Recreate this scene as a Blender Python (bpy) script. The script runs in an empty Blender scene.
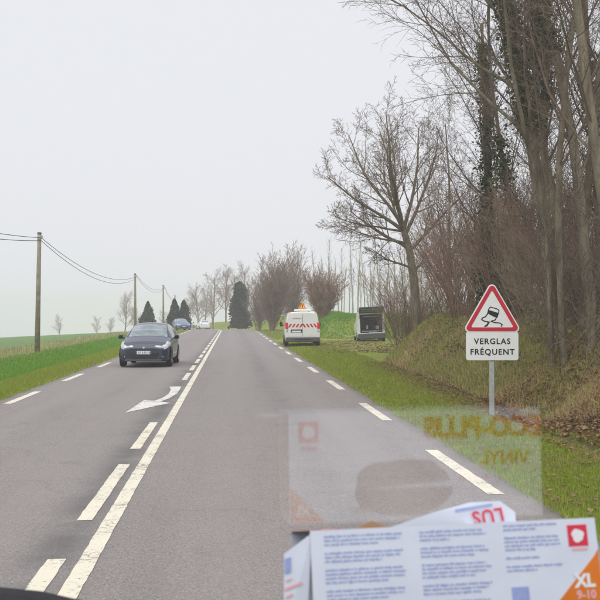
import bpy, math, random
import numpy as np
from mathutils import Vector, Matrix, Euler
from math import radians, sin, cos, pi, sqrt

# ------------------------------------------------------------------ camera, world, sun, exposure
sc = bpy.context.scene
col = sc.collection
EYE = Vector((0.0, 0.0, 1.8))
FPX = 940.0                                  # focal length in pixels of the 600 px frame
PITCH, YAW = math.atan(14 / FPX), math.atan(69 / FPX)
cd = bpy.data.cameras.new('camera'); cam = bpy.data.objects.new('camera', cd); col.objects.link(cam)
cam.location = EYE; cam.rotation_euler = (pi / 2 + PITCH, 0, -YAW)
cd.sensor_width = 36; cd.lens = 36 * FPX / 600; cd.clip_start = 0.02; cd.clip_end = 6000
cd.dof.use_dof = True; cd.dof.focus_distance = 30; cd.dof.aperture_fstop = 22
sc.camera = cam
W = bpy.data.worlds.new('World'); sc.world = W; W.use_nodes = True
nt = W.node_tree; bg = nt.nodes['Background']
sky = nt.nodes.new('ShaderNodeTexSky'); sky.sky_type = 'NISHITA'; sky.sun_disc = False
SUN_EL, SUN_AZ = radians(62), radians(205)   # azimuth clockwise from +Y (behind the camera, a little left)
sky.sun_elevation = SUN_EL; sky.sun_rotation = SUN_AZ; sky.dust_density = 6; sky.air_density = 1.5
mx = nt.nodes.new('ShaderNodeMixRGB'); mx.inputs['Fac'].default_value = 0.94
mx.inputs['Color2'].default_value = (7.78, 7.82, 8.35, 1)      # even stratus cloud deck
nt.links.new(sky.outputs[0], mx.inputs['Color1']); nt.links.new(mx.outputs[0], bg.inputs['Color'])
bg.inputs['Strength'].default_value = 0.074
sd = bpy.data.lights.new('sun', 'SUN'); sd.energy = 1.5; sd.angle = radians(80); sd.color = (1, .975, .94)
sun = bpy.data.objects.new('sun', sd); col.objects.link(sun); sun.location = (0, -20, 60)
dv = Vector((sin(SUN_AZ) * cos(SUN_EL), cos(SUN_AZ) * cos(SUN_EL), sin(SUN_EL)))
sun.rotation_euler = dv.to_track_quat('Z', 'Y').to_euler()
vs = sc.view_settings; vs.view_transform = 'Standard'; vs.look = 'None'; vs.exposure = 0.80; vs.gamma = 1; vs.use_curve_mapping = False
sc.render.engine = 'CYCLES'
cy = sc.cycles; cy.use_denoising = True; cy.volume_bounces = 2; cy.transparent_max_bounces = 12; cy.max_bounces = 8
cy.diffuse_bounces = 3; cy.caustics_reflective = False; cy.caustics_refractive = False

RNG = np.random.default_rng(7); random.seed(7)

# ------------------------------------------------------------------ helpers
def tag(o, label=None, cat=None, group=None, kind=None):
    if label: o['label'] = label
    if cat: o['category'] = cat
    if group: o['group'] = group
    if kind: o['kind'] = kind
    return o
def empty(name, loc=(0, 0, 0), rot=(0, 0, 0)):
    o = bpy.data.objects.new(name, None); col.objects.link(o); o.location = loc; o.rotation_euler = rot; o.empty_display_size = .2
    return o
def link(name, me, parent=None, loc=None, rot=None):
    o = bpy.data.objects.new(name, me); col.objects.link(o); o.parent = parent
    if loc is not None: o.location = loc
    if rot is not None: o.rotation_euler = rot
    return o
def smooth(me, on=True):
    me.polygons.foreach_set('use_smooth', np.full(len(me.polygons), on)); me.update()
def mesh_py(name, V, F, m, sm=False):
    me = bpy.data.meshes.new(name); me.from_pydata([tuple(v) for v in V], [], [tuple(f) for f in F])
    me.materials.append(m); smooth(me, sm); return me
def mesh_np(name, V, F, m, sm=False, colr=None, attr='tint'):
    """V (n,3), F (m,k) arrays with a fixed k"""
    V = np.ascontiguousarray(V, np.float32); F = np.ascontiguousarray(F, np.int32); k = F.shape[1]
    me = bpy.data.meshes.new(name)
    me.vertices.add(len(V)); me.vertices.foreach_set('co', V.ravel())
    me.loops.add(F.size); me.loops.foreach_set('vertex_index', F.ravel())
    me.polygons.add(len(F)); me.polygons.foreach_set('loop_start', np.arange(0, F.size, k, dtype=np.int32))
    me.polygons.foreach_set('loop_total', np.full(len(F), k, np.int32))
    me.update(calc_edges=True)
    if colr is not None:
        a = me.color_attributes.new(attr, 'FLOAT_COLOR', 'POINT')
        c4 = np.ones((len(V), 4), np.float32); c4[:, :3] = colr; a.data.foreach_set('color', c4.ravel())
    me.materials.append(m); smooth(me, sm); return me
class MB:
    """collects simple shapes into one mesh"""
    def __init__(s): s.V = []; s.F = []
    def add(s, V, F):
        n = len(s.V); s.V += [tuple(v) for v in V]; s.F += [tuple(i + n for i in f) for f in F]; return s
    def box(s, c, d, M=None, b=0.0):
        x, y, z = [q / 2 for q in d]
        if b > 0:
            V = []
            for sx in (-1, 1):
                for sy in (-1, 1):
                    for sz in (-1, 1):
                        V += [(sx * (x - b), sy * (y - b), sz * z), (sx * (x - b), sy * y, sz * (z - b)), (sx * x, sy * (y - b), sz * (z - b))]
            i = lambda sx, sy, sz, k: ((sx > 0) * 4 + (sy > 0) * 2 + (sz > 0)) * 3 + k
            F = []
            for g in (-1, 1):
                F.append([i(-1, -1, g, 0), i(1, -1, g, 0), i(1, 1, g, 0), i(-1, 1, g, 0)][::g])
                F.append([i(-1, g, -1, 1), i(1, g, -1, 1), i(1, g, 1, 1), i(-1, g, 1, 1)][::-g])
                F.append([i(g, -1, -1, 2), i(g, 1, -1, 2), i(g, 1, 1, 2), i(g, -1, 1, 2)][::g])
            for a in (-1, 1):
                for c2 in (-1, 1):
                    F.append([i(-1, a, c2, 0), i(1, a, c2, 0), i(1, a, c2, 1), i(-1, a, c2, 1)])
                    F.append([i(a, -1, c2, 0), i(a, 1, c2, 0), i(a, 1, c2, 2), i(a, -1, c2, 2)])
                    F.append([i(a, c2, -1, 1), i(a, c2, 1, 1), i(a, c2, 1, 2), i(a, c2, -1, 2)])
                    for e in (-1, 1): F.append([i(a, c2, e, 0), i(a, c2, e, 1), i(a, c2, e, 2)])
        else:
            V = [(sx * x, sy * y, sz * z) for sx in (-1, 1) for sy in (-1, 1) for sz in (-1, 1)]
            F = [(0, 1, 3, 2), (4, 6, 7, 5), (0, 4, 5, 1), (2, 3, 7, 6), (0, 2, 6, 4), (1, 5, 7, 3)]
        V = [Vector(v) for v in V]
        if M is not None: V = [M @ v for v in V]
        return s.add([v + Vector(c) for v in V], F)
    def tube(s, P, R, n=8, cap=True):
        P = [Vector(p) for p in P]; R = [R] * len(P) if isinstance(R, (int, float)) else R
        V = []; F = []
        for i, p in enumerate(P):
            t = (P[min(i + 1, len(P) - 1)] - P[max(i - 1, 0)]).normalized()
            a = t.cross(Vector((0, 0, 1)) if abs(t.z) < .9 else Vector((1, 0, 0))).normalized(); b = t.cross(a)
            V += [p + (a * cos(2 * pi * k / n) + b * sin(2 * pi * k / n)) * R[i] for k in range(n)]
        for i in range(len(P) - 1):
            for k in range(n): F.append((i * n + k, i * n + (k + 1) % n, (i + 1) * n + (k + 1) % n, (i + 1) * n + k))
        if cap: F.append(tuple(range(n))[::-1]); F.append(tuple((len(P) - 1) * n + k for k in range(n)))
        return s.add(V, F)
    def lathe(s, prof, n=24, axis='x', c=(0, 0, 0)):
        """prof: (radius, along)"""
        V = []; F = []; m = len(prof)
        for k in range(n):
            a = 2 * pi * k / n
            for r, h in prof:
                q = (h, r * cos(a), r * sin(a)) if axis == 'x' else ((r * cos(a), r * sin(a), h) if axis == 'z' else (r * cos(a), h, r * sin(a)))
                V.append((q[0] + c[0], q[1] + c[1], q[2] + c[2]))
        for k in range(n):
            for j in range(m - 1): F.append((k * m + j, ((k + 1) % n) * m + j, ((k + 1) % n) * m + j + 1, k * m + j + 1))
        return s.add(V, F)
    def prism(s, poly, fn, t0, t1):
        """poly of 2-D points, fn(u, v, t) -> 3-D, from depth t0 to t1"""
        n = len(poly); V = [fn(u, v, t0) for u, v in poly] + [fn(u, v, t1) for u, v in poly]
        F = [tuple(range(n)), tuple(range(2 * n - 1, n - 1, -1))] + [(i, (i + 1) % n, n + (i + 1) % n, n + i) for i in range(n)]
        return s.add(V, F)
    def patch(s, p00, p10, p11, p01, n=6, bulge=(0, 0, 0), thick=None):
        p00, p10, p11, p01 = map(Vector, (p00, p10, p11, p01)); B = Vector(bulge); V = []; F = []
        for j in range(n + 1):
            for i in range(n + 1):
                u, v = i / n, j / n
                V.append((p00 * (1 - u) + p10 * u) * (1 - v) + (p01 * (1 - u) + p11 * u) * v + B * (16 * u * (1 - u) * v * (1 - v)))
        for j in range(n):
            for i in range(n): F.append((j * (n + 1) + i, j * (n + 1) + i + 1, (j + 1) * (n + 1) + i + 1, (j + 1) * (n + 1) + i))
        return s.add(V, F)
    def build(s, name, m, parent=None, sm=False, loc=None, rot=None):
        return link(name, mesh_py(name, s.V, s.F, m, sm), parent, loc, rot)
def text_mesh(body, size, m, spacing=1.0, extrude=0.0, bold=0.0):
    cu = bpy.data.curves.new('txt', 'FONT'); cu.body = body; cu.size = size; cu.align_x = 'CENTER'; cu.align_y = 'CENTER'
    cu.space_character = spacing; cu.extrude = extrude; cu.offset = bold; cu.resolution_u = 3
    o = bpy.data.objects.new('txt', cu); col.objects.link(o)
    dg = bpy.context.evaluated_depsgraph_get(); dg.update()
    me = bpy.data.meshes.new_from_object(o.evaluated_get(dg)); bpy.data.objects.remove(o); bpy.data.curves.remove(cu)
    me.name = 'lettering'; me.materials.clear(); me.materials.append(m); return me

# ------------------------------------------------------------------ materials
def N(m, t): return m.node_tree.nodes.new(t)
def mat(name, c1, c2=None, scale=5.0, rough=.8, spec=.3, metal=0.0, bump=0.0, bscale=None, detail=6, obj=False, coat=0.0, lo=.35, hi=.65):
    m = bpy.data.materials.new(name); m.use_nodes = True; L = m.node_tree.links
    b = m.node_tree.nodes['Principled BSDF']; b.inputs['Roughness'].default_value = rough
    b.inputs['Specular IOR Level'].default_value = spec; b.inputs['Metallic'].default_value = metal; b.inputs['Coat Weight'].default_value = coat
    b.inputs['Base Color'].default_value = (*c1, 1)
    tc = N(m, 'ShaderNodeTexCoord')
    if c2 is not None:
        n = N(m, 'ShaderNodeTexNoise'); n.inputs['Scale'].default_value = scale; n.inputs['Detail'].default_value = detail
        r = N(m, 'ShaderNodeMapRange'); r.inputs[1].default_value = lo; r.inputs[2].default_value = hi
        x = N(m, 'ShaderNodeMixRGB'); x.inputs[1].default_value = (*c1, 1); x.inputs[2].default_value = (*c2, 1)
        L.new(tc.outputs['Object'], n.inputs['Vector']); L.new(n.outputs[0], r.inputs[0]); L.new(r.outputs[0], x.inputs[0]); L.new(x.outputs[0], b.inputs['Base Color'])
    if bump:
        n2 = N(m, 'ShaderNodeTexNoise'); n2.inputs['Scale'].default_value = bscale or scale * 3; n2.inputs['Detail'].default_value = 5
        bp = N(m, 'ShaderNodeBump'); bp.inputs['Strength'].default_value = bump; bp.inputs['Distance'].default_value = .02
        L.new(tc.outputs['Object'], n2.inputs['Vector']); L.new(n2.outputs[0], bp.inputs['Height']); L.new(bp.outputs[0], b.inputs['Normal'])
    return m
def mat_tint(name, rough=.85, spec=.2, trans=0.0, scale=0, amt=.3):
    """colour of each blade / leaf / twig stored on the mesh"""
    m = bpy.data.materials.new(name); m.use_nodes = True; L = m.node_tree.links
    b = m.node_tree.nodes['Principled BSDF']; b.inputs['Roughness'].default_value = rough; b.inputs['Specular IOR Level'].default_value = spec
    a = N(m, 'ShaderNodeAttribute'); a.attribute_name = 'tint'; L.new(a.outputs['Color'], b.inputs['Base Color'])
    if trans:
        t = N(m, 'ShaderNodeBsdfTranslucent'); mxs = N(m, 'ShaderNodeMixShader'); mxs.inputs[0].default_value = trans
        L.new(a.outputs['Color'], t.inputs['Color']); L.new(b.outputs[0], mxs.inputs[1]); L.new(t.outputs[0], mxs.inputs[2])
        L.new(mxs.outputs[0], m.node_tree.nodes['Material Output'].inputs['Surface'])
    return m
M = {}
M['bark'] = mat('bark', (.19, .155, .115), (.30, .265, .20), 9, .95, .1, bump=.5, bscale=40)
M['bark_pale'] = mat('bark_pale', (.26, .245, .20), (.36, .35, .30), 6, .95, .1, bump=.3)
M['bark_mossy'] = mat('bark_mossy', (.15, .122, .09), (.30, .262, .19), 4, .95, .1, bump=1.0, bscale=22)
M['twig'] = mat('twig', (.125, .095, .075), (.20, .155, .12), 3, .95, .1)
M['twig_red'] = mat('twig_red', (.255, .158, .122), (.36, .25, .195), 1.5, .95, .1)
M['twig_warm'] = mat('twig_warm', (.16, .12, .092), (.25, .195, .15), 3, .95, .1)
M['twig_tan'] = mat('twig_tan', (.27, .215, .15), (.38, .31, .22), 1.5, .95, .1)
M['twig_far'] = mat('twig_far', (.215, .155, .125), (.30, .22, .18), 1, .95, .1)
M['leaf'] = mat_tint('leaf', .6, .35, .25)
M['grass'] = mat_tint('grass', .75, .2, .3)
M['wood_pole'] = mat('wood_pole', (.19, .165, .12), (.30, .27, .21), 4, .9, .2, bump=.3)
M['cable'] = mat('cable', (.05, .05, .055), rough=.6)
M['galv'] = mat('galvanised', (.40, .42, .43), (.50, .52, .53), 14, .5, .4, .35)
M['sign_white'] = mat('sign_white', (.74, .76, .75), (.80, .81, .80), 3, .45, .4)
M['sign_red'] = mat('sign_red', (.50, .012, .035), (.56, .02, .045), 6, .4, .4)
M['sign_black'] = mat('sign_black', (.02, .02, .022), rough=.5)
M['black'] = mat('black_plastic', (.018, .018, .02), (.03, .03, .032), 20, .55, .3)
M['rubber'] = mat('rubber', (.022, .022, .023), (.035, .034, .033), 12, .85, .2)
M['rim'] = mat('rim', (.42, .43, .45), (.52, .53, .55), 10, .35, .5, .8)
M['navy'] = mat('navy_paint', (.016, .024, .055), (.021, .029, .062), 3, .32, .5, 0, coat=.5)
M['van_white'] = mat('van_white', (.76, .77, .77), (.70, .70, .68), 1.6, .32, .5, coat=.5)
M['car_white'] = mat('car_white', (.74, .75, .77), rough=.3, coat=.6)
M['car_blue'] = mat('car_blue', (.06, .11, .24), (.07, .12, .26), 3, .3, .5, coat=.8)
M['glass_painted_sky'] = mat('glass_painted_sky', (.13, .17, .19), (.28, .33, .35), 2.2, .06, .9)  # pale blue-grey base colour paints the sky's reflection into the glass
M['lens'] = mat('lens', (.30, .32, .35), (.62, .65, .68), 9, .12, .8)
M['red_lens'] = mat('red_lens', (.62, .015, .02), (.72, .03, .03), 30, .2, .6)
M['amber'] = mat('amber', (.95, .36, .015), (1.0, .45, .03), 20, .3, .5)
M['plate'] = mat('plate', (.76, .77, .76), rough=.4)
M['plate_blue'] = mat('plate_blue', (.03, .08, .42), rough=.4)
M['chrome'] = mat('chrome', (.62, .63, .65), rough=.2, metal=.9)
M['grey_plastic'] = mat('grey_plastic', (.075, .076, .08), (.10, .10, .105), 12, .6, .3)
M['bay'] = mat('bay_shade', (.006, .006, .007), (.012, .012, .014), 5, .8)  # near-black colour stands in for the shade inside the van
M['bay_item'] = mat('cargo_item', (.30, .32, .35), (.2, .22, .25), 6, .6)
M['rope'] = mat('rope', (.68, .68, .64), rough=.8)

for nm_ in ('bark_mossy', 'bark'):
    m_ = M[nm_]; L_ = m_.node_tree.links
    for n_ in list(m_.node_tree.nodes):
        if n_.type == 'BUMP': n_.inputs['Distance'].default_value = .06; n_.inputs['Strength'].default_value = 1
        if n_.type == 'TEX_NOISE':
            mp_n = N(m_, 'ShaderNodeMapping'); mp_n.inputs['Scale'].default_value = (1.6, 1.6, .3); src = n_.inputs['Vector'].links[0].from_socket; L_.new(src, mp_n.inputs['Vector']); L_.new(mp_n.outputs[0], n_.inputs['Vector']); n_.inputs['Detail'].default_value = 9
def paint_mat(name, c, wear=.46, scale=30):
    """road paint, worn through to the chippings in specks"""
    m = bpy.data.materials.new(name); m.use_nodes = True; L = m.node_tree.links; b = m.node_tree.nodes['Principled BSDF']; b.inputs['Roughness'].default_value = .75
    tc = N(m, 'ShaderNodeTexCoord'); n = N(m, 'ShaderNodeTexNoise'); n.inputs['Scale'].default_value = scale; n.inputs['Detail'].default_value = 9; n.inputs['Roughness'].default_value = .75
    n3 = N(m, 'ShaderNodeTexNoise'); n3.inputs['Scale'].default_value = 2.2; n3.inputs['Detail'].default_value = 3
    ad = N(m, 'ShaderNodeMath'); ad.operation = 'MULTIPLY_ADD'; ad.inputs[1].default_value = .35; ad.inputs[2].default_value = -.175
    a2 = N(m, 'ShaderNodeMath'); a2.operation = 'ADD'
    r = N(m, 'ShaderNodeMapRange'); r.inputs[1].default_value = wear + .07; r.inputs[2].default_value = wear + .17
    x = N(m, 'ShaderNodeMixRGB'); x.inputs[1].default_value = (*c, 1); x.inputs[2].default_value = (.24, .225, .205, 1)
    L.new(tc.outputs['Object'], n.inputs['Vector']); L.new(tc.outputs['Object'], n3.inputs['Vector']); L.new(n3.outputs[0], ad.inputs[0])
    L.new(n.outputs[0], a2.inputs[0]); L.new(ad.outputs[0], a2.inputs[1]); L.new(a2.outputs[0], r.inputs[0]); L.new(r.outputs[0], x.inputs[0]); L.new(x.outputs[0], b.inputs['Base Color'])
    return m
M['line'] = paint_mat('line_paint', (.70, .65, .53))
M['arrow'] = paint_mat('arrow_paint', (.66, .65, .62), .45)

def asphalt():
    m = bpy.data.materials.new('asphalt'); m.use_nodes = True; L = m.node_tree.links; b = m.node_tree.nodes['Principled BSDF']
    b.inputs['Roughness'].default_value = .82; b.inputs['Specular IOR Level'].default_value = .35
    g = N(m, 'ShaderNodeTexCoord'); at = N(m, 'ShaderNodeAttribute'); at.attribute_name = 'lane'
    def noise(scale, detail=5, rough=.6, vec=None, stretch=None):
        n = N(m, 'ShaderNodeTexNoise'); n.inputs['Scale'].default_value = scale; n.inputs['Detail'].default_value = detail; n.inputs['Roughness'].default_value = rough
        if stretch:
            mp = N(m, 'ShaderNodeMapping'); mp.inputs['Scale'].default_value = stretch; L.new(g.outputs['Object'], mp.inputs['Vector']); L.new(mp.outputs[0], n.inputs['Vector'])
        else: L.new(g.outputs['Object'], n.inputs['Vector'])
        return n.outputs[0]
    def mr(v, a, b_, c=0., d=1.):
        r = N(m, 'ShaderNodeMapRange'); L.new(v, r.inputs[0])
        for i, q in enumerate((a, b_, c, d)): r.inputs[i + 1].default_value = q
        return r.outputs[0]
    def mix(f, a, b_):
        x = N(m, 'ShaderNodeMixRGB')
        if hasattr(f, 'links'): L.new(f, x.inputs[0])
        else: x.inputs[0].default_value = f
        for i, q in ((1, a), (2, b_)):
            if isinstance(q, tuple): x.inputs[i].default_value = (*q, 1)
            else: L.new(q, x.inputs[i])
        return x.outputs[0]
    fine = noise(75, 3, .8); mid = noise(1.1, 6, .6); streak = noise(1, 5, .6, stretch=(1.6, .10, 1)); patch = noise(.55, 4, .55, stretch=(1, .4, 1))
    chip = N(m, 'ShaderNodeTexVoronoi'); chip.inputs['Scale'].default_value = 95; L.new(g.outputs['Object'], chip.inputs['Vector'])
    c = mix(mr(fine, .3, .7), (.185, .164, .157), (.312, .279, .268))
    cs = N(m, 'ShaderNodeSeparateColor'); L.new(chip.outputs['Color'], cs.inputs[0])
    c = mix(mr(cs.outputs[0], .86, .9, 0, .55), c, (.40, .385, .38))
    c = mix(mr(cs.outputs[1], .80, .86, 0, .5), c, (.085, .08, .08))
    c = mix(mr(mid, .42, .72, 0, .14), c, (.16, .14, .135))
    c = mix(mr(streak, .5, .72, 0, .28), c, (.135, .123, .120))
    c = mix(mr(patch, .64, .70, 0, .14), c, (.14, .13, .128))
    # attribute r: polished wheel paths, g: dark tar band by the centre line
    s2 = N(m, 'ShaderNodeSeparateColor'); L.new(at.outputs['Color'], s2.inputs[0])
    wp = N(m, 'ShaderNodeMath'); wp.operation = 'MULTIPLY'; wp.inputs[1].default_value = .30; L.new(s2.outputs[0], wp.inputs[0])
    c = mix(wp.outputs[0], c, (.275, .248, .24))
    tb = N(m, 'ShaderNodeMath'); tb.operation = 'MULTIPLY'; L.new(s2.outputs[1], tb.inputs[0]); L.new(mr(mid, .3, .6, .1, .65), tb.inputs[1])
    c = mix(tb.outputs[0], c, (.085, .083, .086))
    dt = N(m, 'ShaderNodeMath'); dt.operation = 'MULTIPLY'; L.new(s2.outputs[2], dt.inputs[0]); L.new(mr(mid, .3, .6, .2, .8), dt.inputs[1])
    c = mix(dt.outputs[0], c, (.10, .085, .06))
    # fine cracks: edges of large warped cells, only here and there
    wv = N(m, 'ShaderNodeTexNoise'); wv.inputs['Scale'].default_value = 1.7; wv.inputs['Detail'].default_value = 6; L.new(g.outputs['Object'], wv.inputs['Vector'])
    wm = N(m, 'ShaderNodeVectorMath'); wm.operation = 'MULTIPLY_ADD'; wm.inputs[1].default_value = (1.3, 1.3, 0); L.new(wv.outputs['Color'], wm.inputs[0]); L.new(g.outputs['Object'], wm.inputs[2])
    ck = N(m, 'ShaderNodeTexVoronoi'); ck.feature = 'DISTANCE_TO_EDGE'; ck.inputs['Scale'].default_value = .42; L.new(wm.outputs[0], ck.inputs['Vector'])
    cm = N(m, 'ShaderNodeMath'); cm.operation = 'MULTIPLY'; L.new(mr(ck.outputs['Distance'], .003, .012, .16, 0), cm.inputs[0]); L.new(mr(patch, .45, .6, 0, 1), cm.inputs[1])
    c = mix(cm.outputs[0], c, (.06, .055, .055))
    L.new(c, b.inputs['Base Color'])
    bp = N(m, 'ShaderNodeBump'); bp.inputs['Strength'].default_value = .55; bp.inputs['Distance'].default_value = .006; L.new(chip.outputs['Distance'], bp.inputs['Height']); L.new(bp.outputs[0], b.inputs['Normal'])
    return m
M['asphalt'] = asphalt()

def ground_mat():
    m = bpy.data.materials.new('ground_cover'); m.use_nodes = True; L = m.node_tree.links; b = m.node_tree.nodes['Principled BSDF']
    b.inputs['Roughness'].default_value = .95; b.inputs['Specular IOR Level'].default_value = .1
    g = N(m, 'ShaderNodeTexCoord'); at = N(m, 'ShaderNodeAttribute'); at.attribute_name = 'zone'
    s = N(m, 'ShaderNodeSeparateColor'); L.new(at.outputs['Color'], s.inputs[0])
    def noise(scale, detail=6, rough=.65, stretch=None):
        n = N(m, 'ShaderNodeTexNoise'); n.inputs['Scale'].default_value = scale; n.inputs['Detail'].default_value = detail; n.inputs['Roughness'].default_value = rough
        if stretch:
            mp = N(m, 'ShaderNodeMapping'); mp.inputs['Scale'].default_value = stretch; L.new(g.outputs['Object'], mp.inputs['Vector']); L.new(mp.outputs[0], n.inputs['Vector'])
        else: L.new(g.outputs['Object'], n.inputs['Vector'])
        return n.outputs[0]
    def mix(f, a, b_):
        x = N(m, 'ShaderNodeMixRGB')
        if hasattr(f, 'links'): L.new(f, x.inputs[0])
        else: x.inputs[0].default_value = f
        for i, q in ((1, a), (2, b_)):
            if isinstance(q, tuple): x.inputs[i].default_value = (*q, 1)
            else: L.new(q, x.inputs[i])
        return x.outputs[0]
    def mr(v, a, b_, c=0., d=1.):
        r = N(m, 'ShaderNodeMapRange'); L.new(v, r.inputs[0])
        for i, q in enumerate((a, b_, c, d)): r.inputs[i + 1].default_value = q
        return r.outputs[0]
    def edge(ch, n):      # noisy threshold of a zone channel
        a = N(m, 'ShaderNodeMath'); a.operation = 'ADD'; L.new(ch, a.inputs[0]); L.new(mr(n, .2, .8, -.38, .38), a.inputs[1]); return mr(a.outputs[0], .38, .62)
    n1, n2, n3 = noise(2.3), noise(14, 5, .75), noise(.35, 4)
    grass = mix(mr(n1, .35, .65), (.17, .245, .03), (.28, .32, .064))
    grass = mix(mr(n2, .45, .7, 0, .5), grass, (.20, .19, .085))
    dry = mix(mr(n2, .35, .65), (.32, .255, .13), (.22, .20, .085))
    litter = mix(mr(n2, .3, .7), (.055, .038, .024), (.15, .095, .055))
    rows = noise(1, 5, .6, (3.2, .35, 1))
    field = mix(mr(rows, .35, .65), (.11, .20, .075), (.17, .27, .10)); field = mix(mr(n3, .45, .7, 0, .4), field, (.16, .165, .08))
    c = mix(edge(s.outputs[2], n3), grass, field)
    c = mix(edge(s.outputs[0], n1), c, dry)
    c = mix(edge(s.outputs[1], n2), c, litter)
    L.new(c, b.inputs['Base Color'])
    bp = N(m, 'ShaderNodeBump'); bp.inputs['Strength'].default_value = .8; bp.inputs['Distance'].default_value = .06; L.new(n2, bp.inputs['Height']); L.new(bp.outputs[0], b.inputs['Normal'])
    return m
M['ground'] = ground_mat()

# ------------------------------------------------------------------ terrain
RL, RR = -4.78, 2.96                    # pavement edges, lateral coordinate u
def shift(Y):                           # the road bends left beyond the crest
    Y = np.asarray(Y, float); a = np.clip(Y - 98, 0, 52)
    return -(a ** 2) / 500 - np.clip(Y - 150, 0, None) * .208
def grade(Y):
    Y = np.asarray(Y, float); a = np.clip(Y - 85, 0, 115)
    return -(a ** 2) * .00016 - np.clip(Y - 200, 0, None) * .0368
def ss(x, a, b): t = np.clip((x - a) / (b - a), 0, 1); return t * t * (3 - 2 * t)
def toe(Y):                             # where the right-hand bank starts; set back at the field entrance
    Y = np.asarray(Y, float)
    return 4.95 + .5 * ss(Y, 16, 45) + 6.4 * ss(Y, 34, 42) * (1 - ss(Y, 66, 73)) + .9 * ss(Y, 66, 80)
def fbm(X, Y, s=1.0):
    X = X * s; Y = Y * s; v = 0
    for k, (a, b, c, d) in enumerate(((1, .3, 0, .5), (-.6, 1.3, 1.7, .45), (2.1, -1.1, 3.1, .28), (1.3, 2.9, .4, .2), (4.3, 1.7, 2.2, .13), (-3.1, 5.2, 5.1, .1))):
        v = v + d * np.sin(a * X + b * Y + c + .7 * np.sin(b * X * .6 - a * Y * .5 + k))
    return v
def height(X, Y):
    X = np.asarray(X, float); Y = np.asarray(Y, float); u = X - shift(Y); g = grade(Y)
    l = np.clip(RL - u, 0, None)                 # metres left of the pavement
    zl = np.interp(l, [0, .35, 1.3, 2.0, 3.3, 4.3, 5.5, 6.2, 70, 90, 800], [0, -.015, -.06, -.22, -.66, -.58, -.34, -.33, -3.2, -4.3, -33])
    r = np.clip(u - RR, 0, None); tb = toe(Y) - RR
    bh = 1.62 + .12 * np.sin(Y * .21) + .10 * np.sin(Y * .53 + 1) - .35 * ss(Y, 36, 42) * (1 - ss(Y, 68, 80))
    zr = .03 * ss(r, .2, 1.5) - .10 * np.exp(-((r - tb + .1) / .38) ** 2) + bh * ss(r, tb - .05, tb + 2.5) + np.clip(r - 6, 0, 60) * .012 - np.clip(r - 66, 0, None) * .01
    rough = .09 * fbm(X, Y, 1.6) * ss(r, tb, tb + .8) + .018 * fbm(X, Y, 3.1) * ss(r, .3, 1) + .03 * fbm(X, Y, 2.3) * ss(l, .8, 2) + .35 * fbm(X, Y, .02) * ss(np.abs(X), 60, 200)
    mound = .55 * np.exp(-((Y - 12.2) / 2.0) ** 2 - ((u - 6.1) / 1.0) ** 2) - .35 * np.exp(-((Y - 16.2) / 1.1) ** 2 - ((u - 6.2) / 1.1) ** 2)
    return g + np.where(u < RL, zl, 0) + np.where(u > RR, zr, 0) + rough + np.where(u > RR + 1.9, mound, 0)
def hz(x, y): return float(height(x, y))
def at(px, Y, dz=0.0):
    """point on the ground at depth Y below image column px"""
    X = Y * math.tan(YAW + math.atan((px - 300) / FPX)); return Vector((X, Y, hz(X, Y) + dz))
def ray(px, py, Y):
    """point at depth Y seen at that pixel"""
    fw = Vector((sin(YAW) * cos(PITCH), cos(YAW) * cos(PITCH), sin(PITCH))); rt = Vector((cos(YAW), -sin(YAW), 0)); up = rt.cross(fw)
    d = fw + rt * ((px - 300) / FPX) + up * ((300 - py) / FPX); return EYE + d * (Y / d.y)

def steps(parts):
    out = []
    for a, b, s in parts:
        n = max(1, int(round((b - a) / s))); out += list(np.linspace(a, b, n, endpoint=False))
    return out
US = steps([(-760, -260, 40), (-260, -80, 12), (-80, -30, 4), (-30, -14, 1.2), (-14, RL, .22)]) + steps([(RL, RR, .9)]) + steps([(RR, 11.5, .2), (11.5, 20, .8), (20, 60, 3), (60, 200, 10), (200, 760, 40)]) + [760.]
YS = steps([(-60, 4, 3), (4, 34, .28), (34, 82, .5), (82, 160, 1.5), (160, 320, 6), (320, 1300, 35)]) + [1300.]
U, YY = np.meshgrid(np.array(US), np.array(YS)); XX = U + shift(YY) * np.exp(-np.clip(np.abs(U) - 40, 0, None) / 60)
ZZ = height(XX, YY)
on_road = (U > RL + .01) & (U < RR - .01); ZZ = np.where(on_road, ZZ - .08, ZZ - .012 * ((U >= RL - .01) & (U <= RR + .01)))
nu = len(US); idx = np.arange(U.size).reshape(U.shape)
F = np.stack([idx[:-1, :-1], idx[:-1, 1:], idx[1:, 1:], idx[1:, :-1]], -1).reshape(-1, 4)
r_ = U - toe(YY); l_ = RL - U
dry = np.where(U > RR, .62 * ss(r_, .1, .9) * (1 - ss(YY, 60, 72)) + .25 * ss(r_, 1.5, 3) * ss(YY, 60, 80), 0) + np.where(U < RL, .42 * ss(l_, 5.2, 6.2) * (1 - ss(l_, 9, 14)), 0)
dry = dry + np.where((U > RR) & (U < RR + .35), .25, 0)
lit = np.where(U > RR, .72 * np.exp(-((r_ - .15) / .55) ** 2) * (1 - ss(YY, 66, 72)) + .3 * ss(r_, 2.2, 3.4) * (1 - ss(YY, 46, 52)) + .30 * ss(YY, 42, 50) * (1 - ss(YY, 58, 64)) * ss(U, 5.5, 6.4), 0)
fld = np.where(U < RL, ss(l_, 8, 11), 0) + np.where(U > 30, ss(U, 30, 45) * .8, 0)
terr = link('ground', mesh_np('ground', np.stack([XX, YY, ZZ], -1).reshape(-1, 3), F, M['ground'], True, np.stack([dry, lit, fld], -1).reshape(-1, 3), 'zone'))
tag(terr, 'grassy roadside ground with verges, ditch, bank and green field', 'ground', kind='structure')

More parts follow.
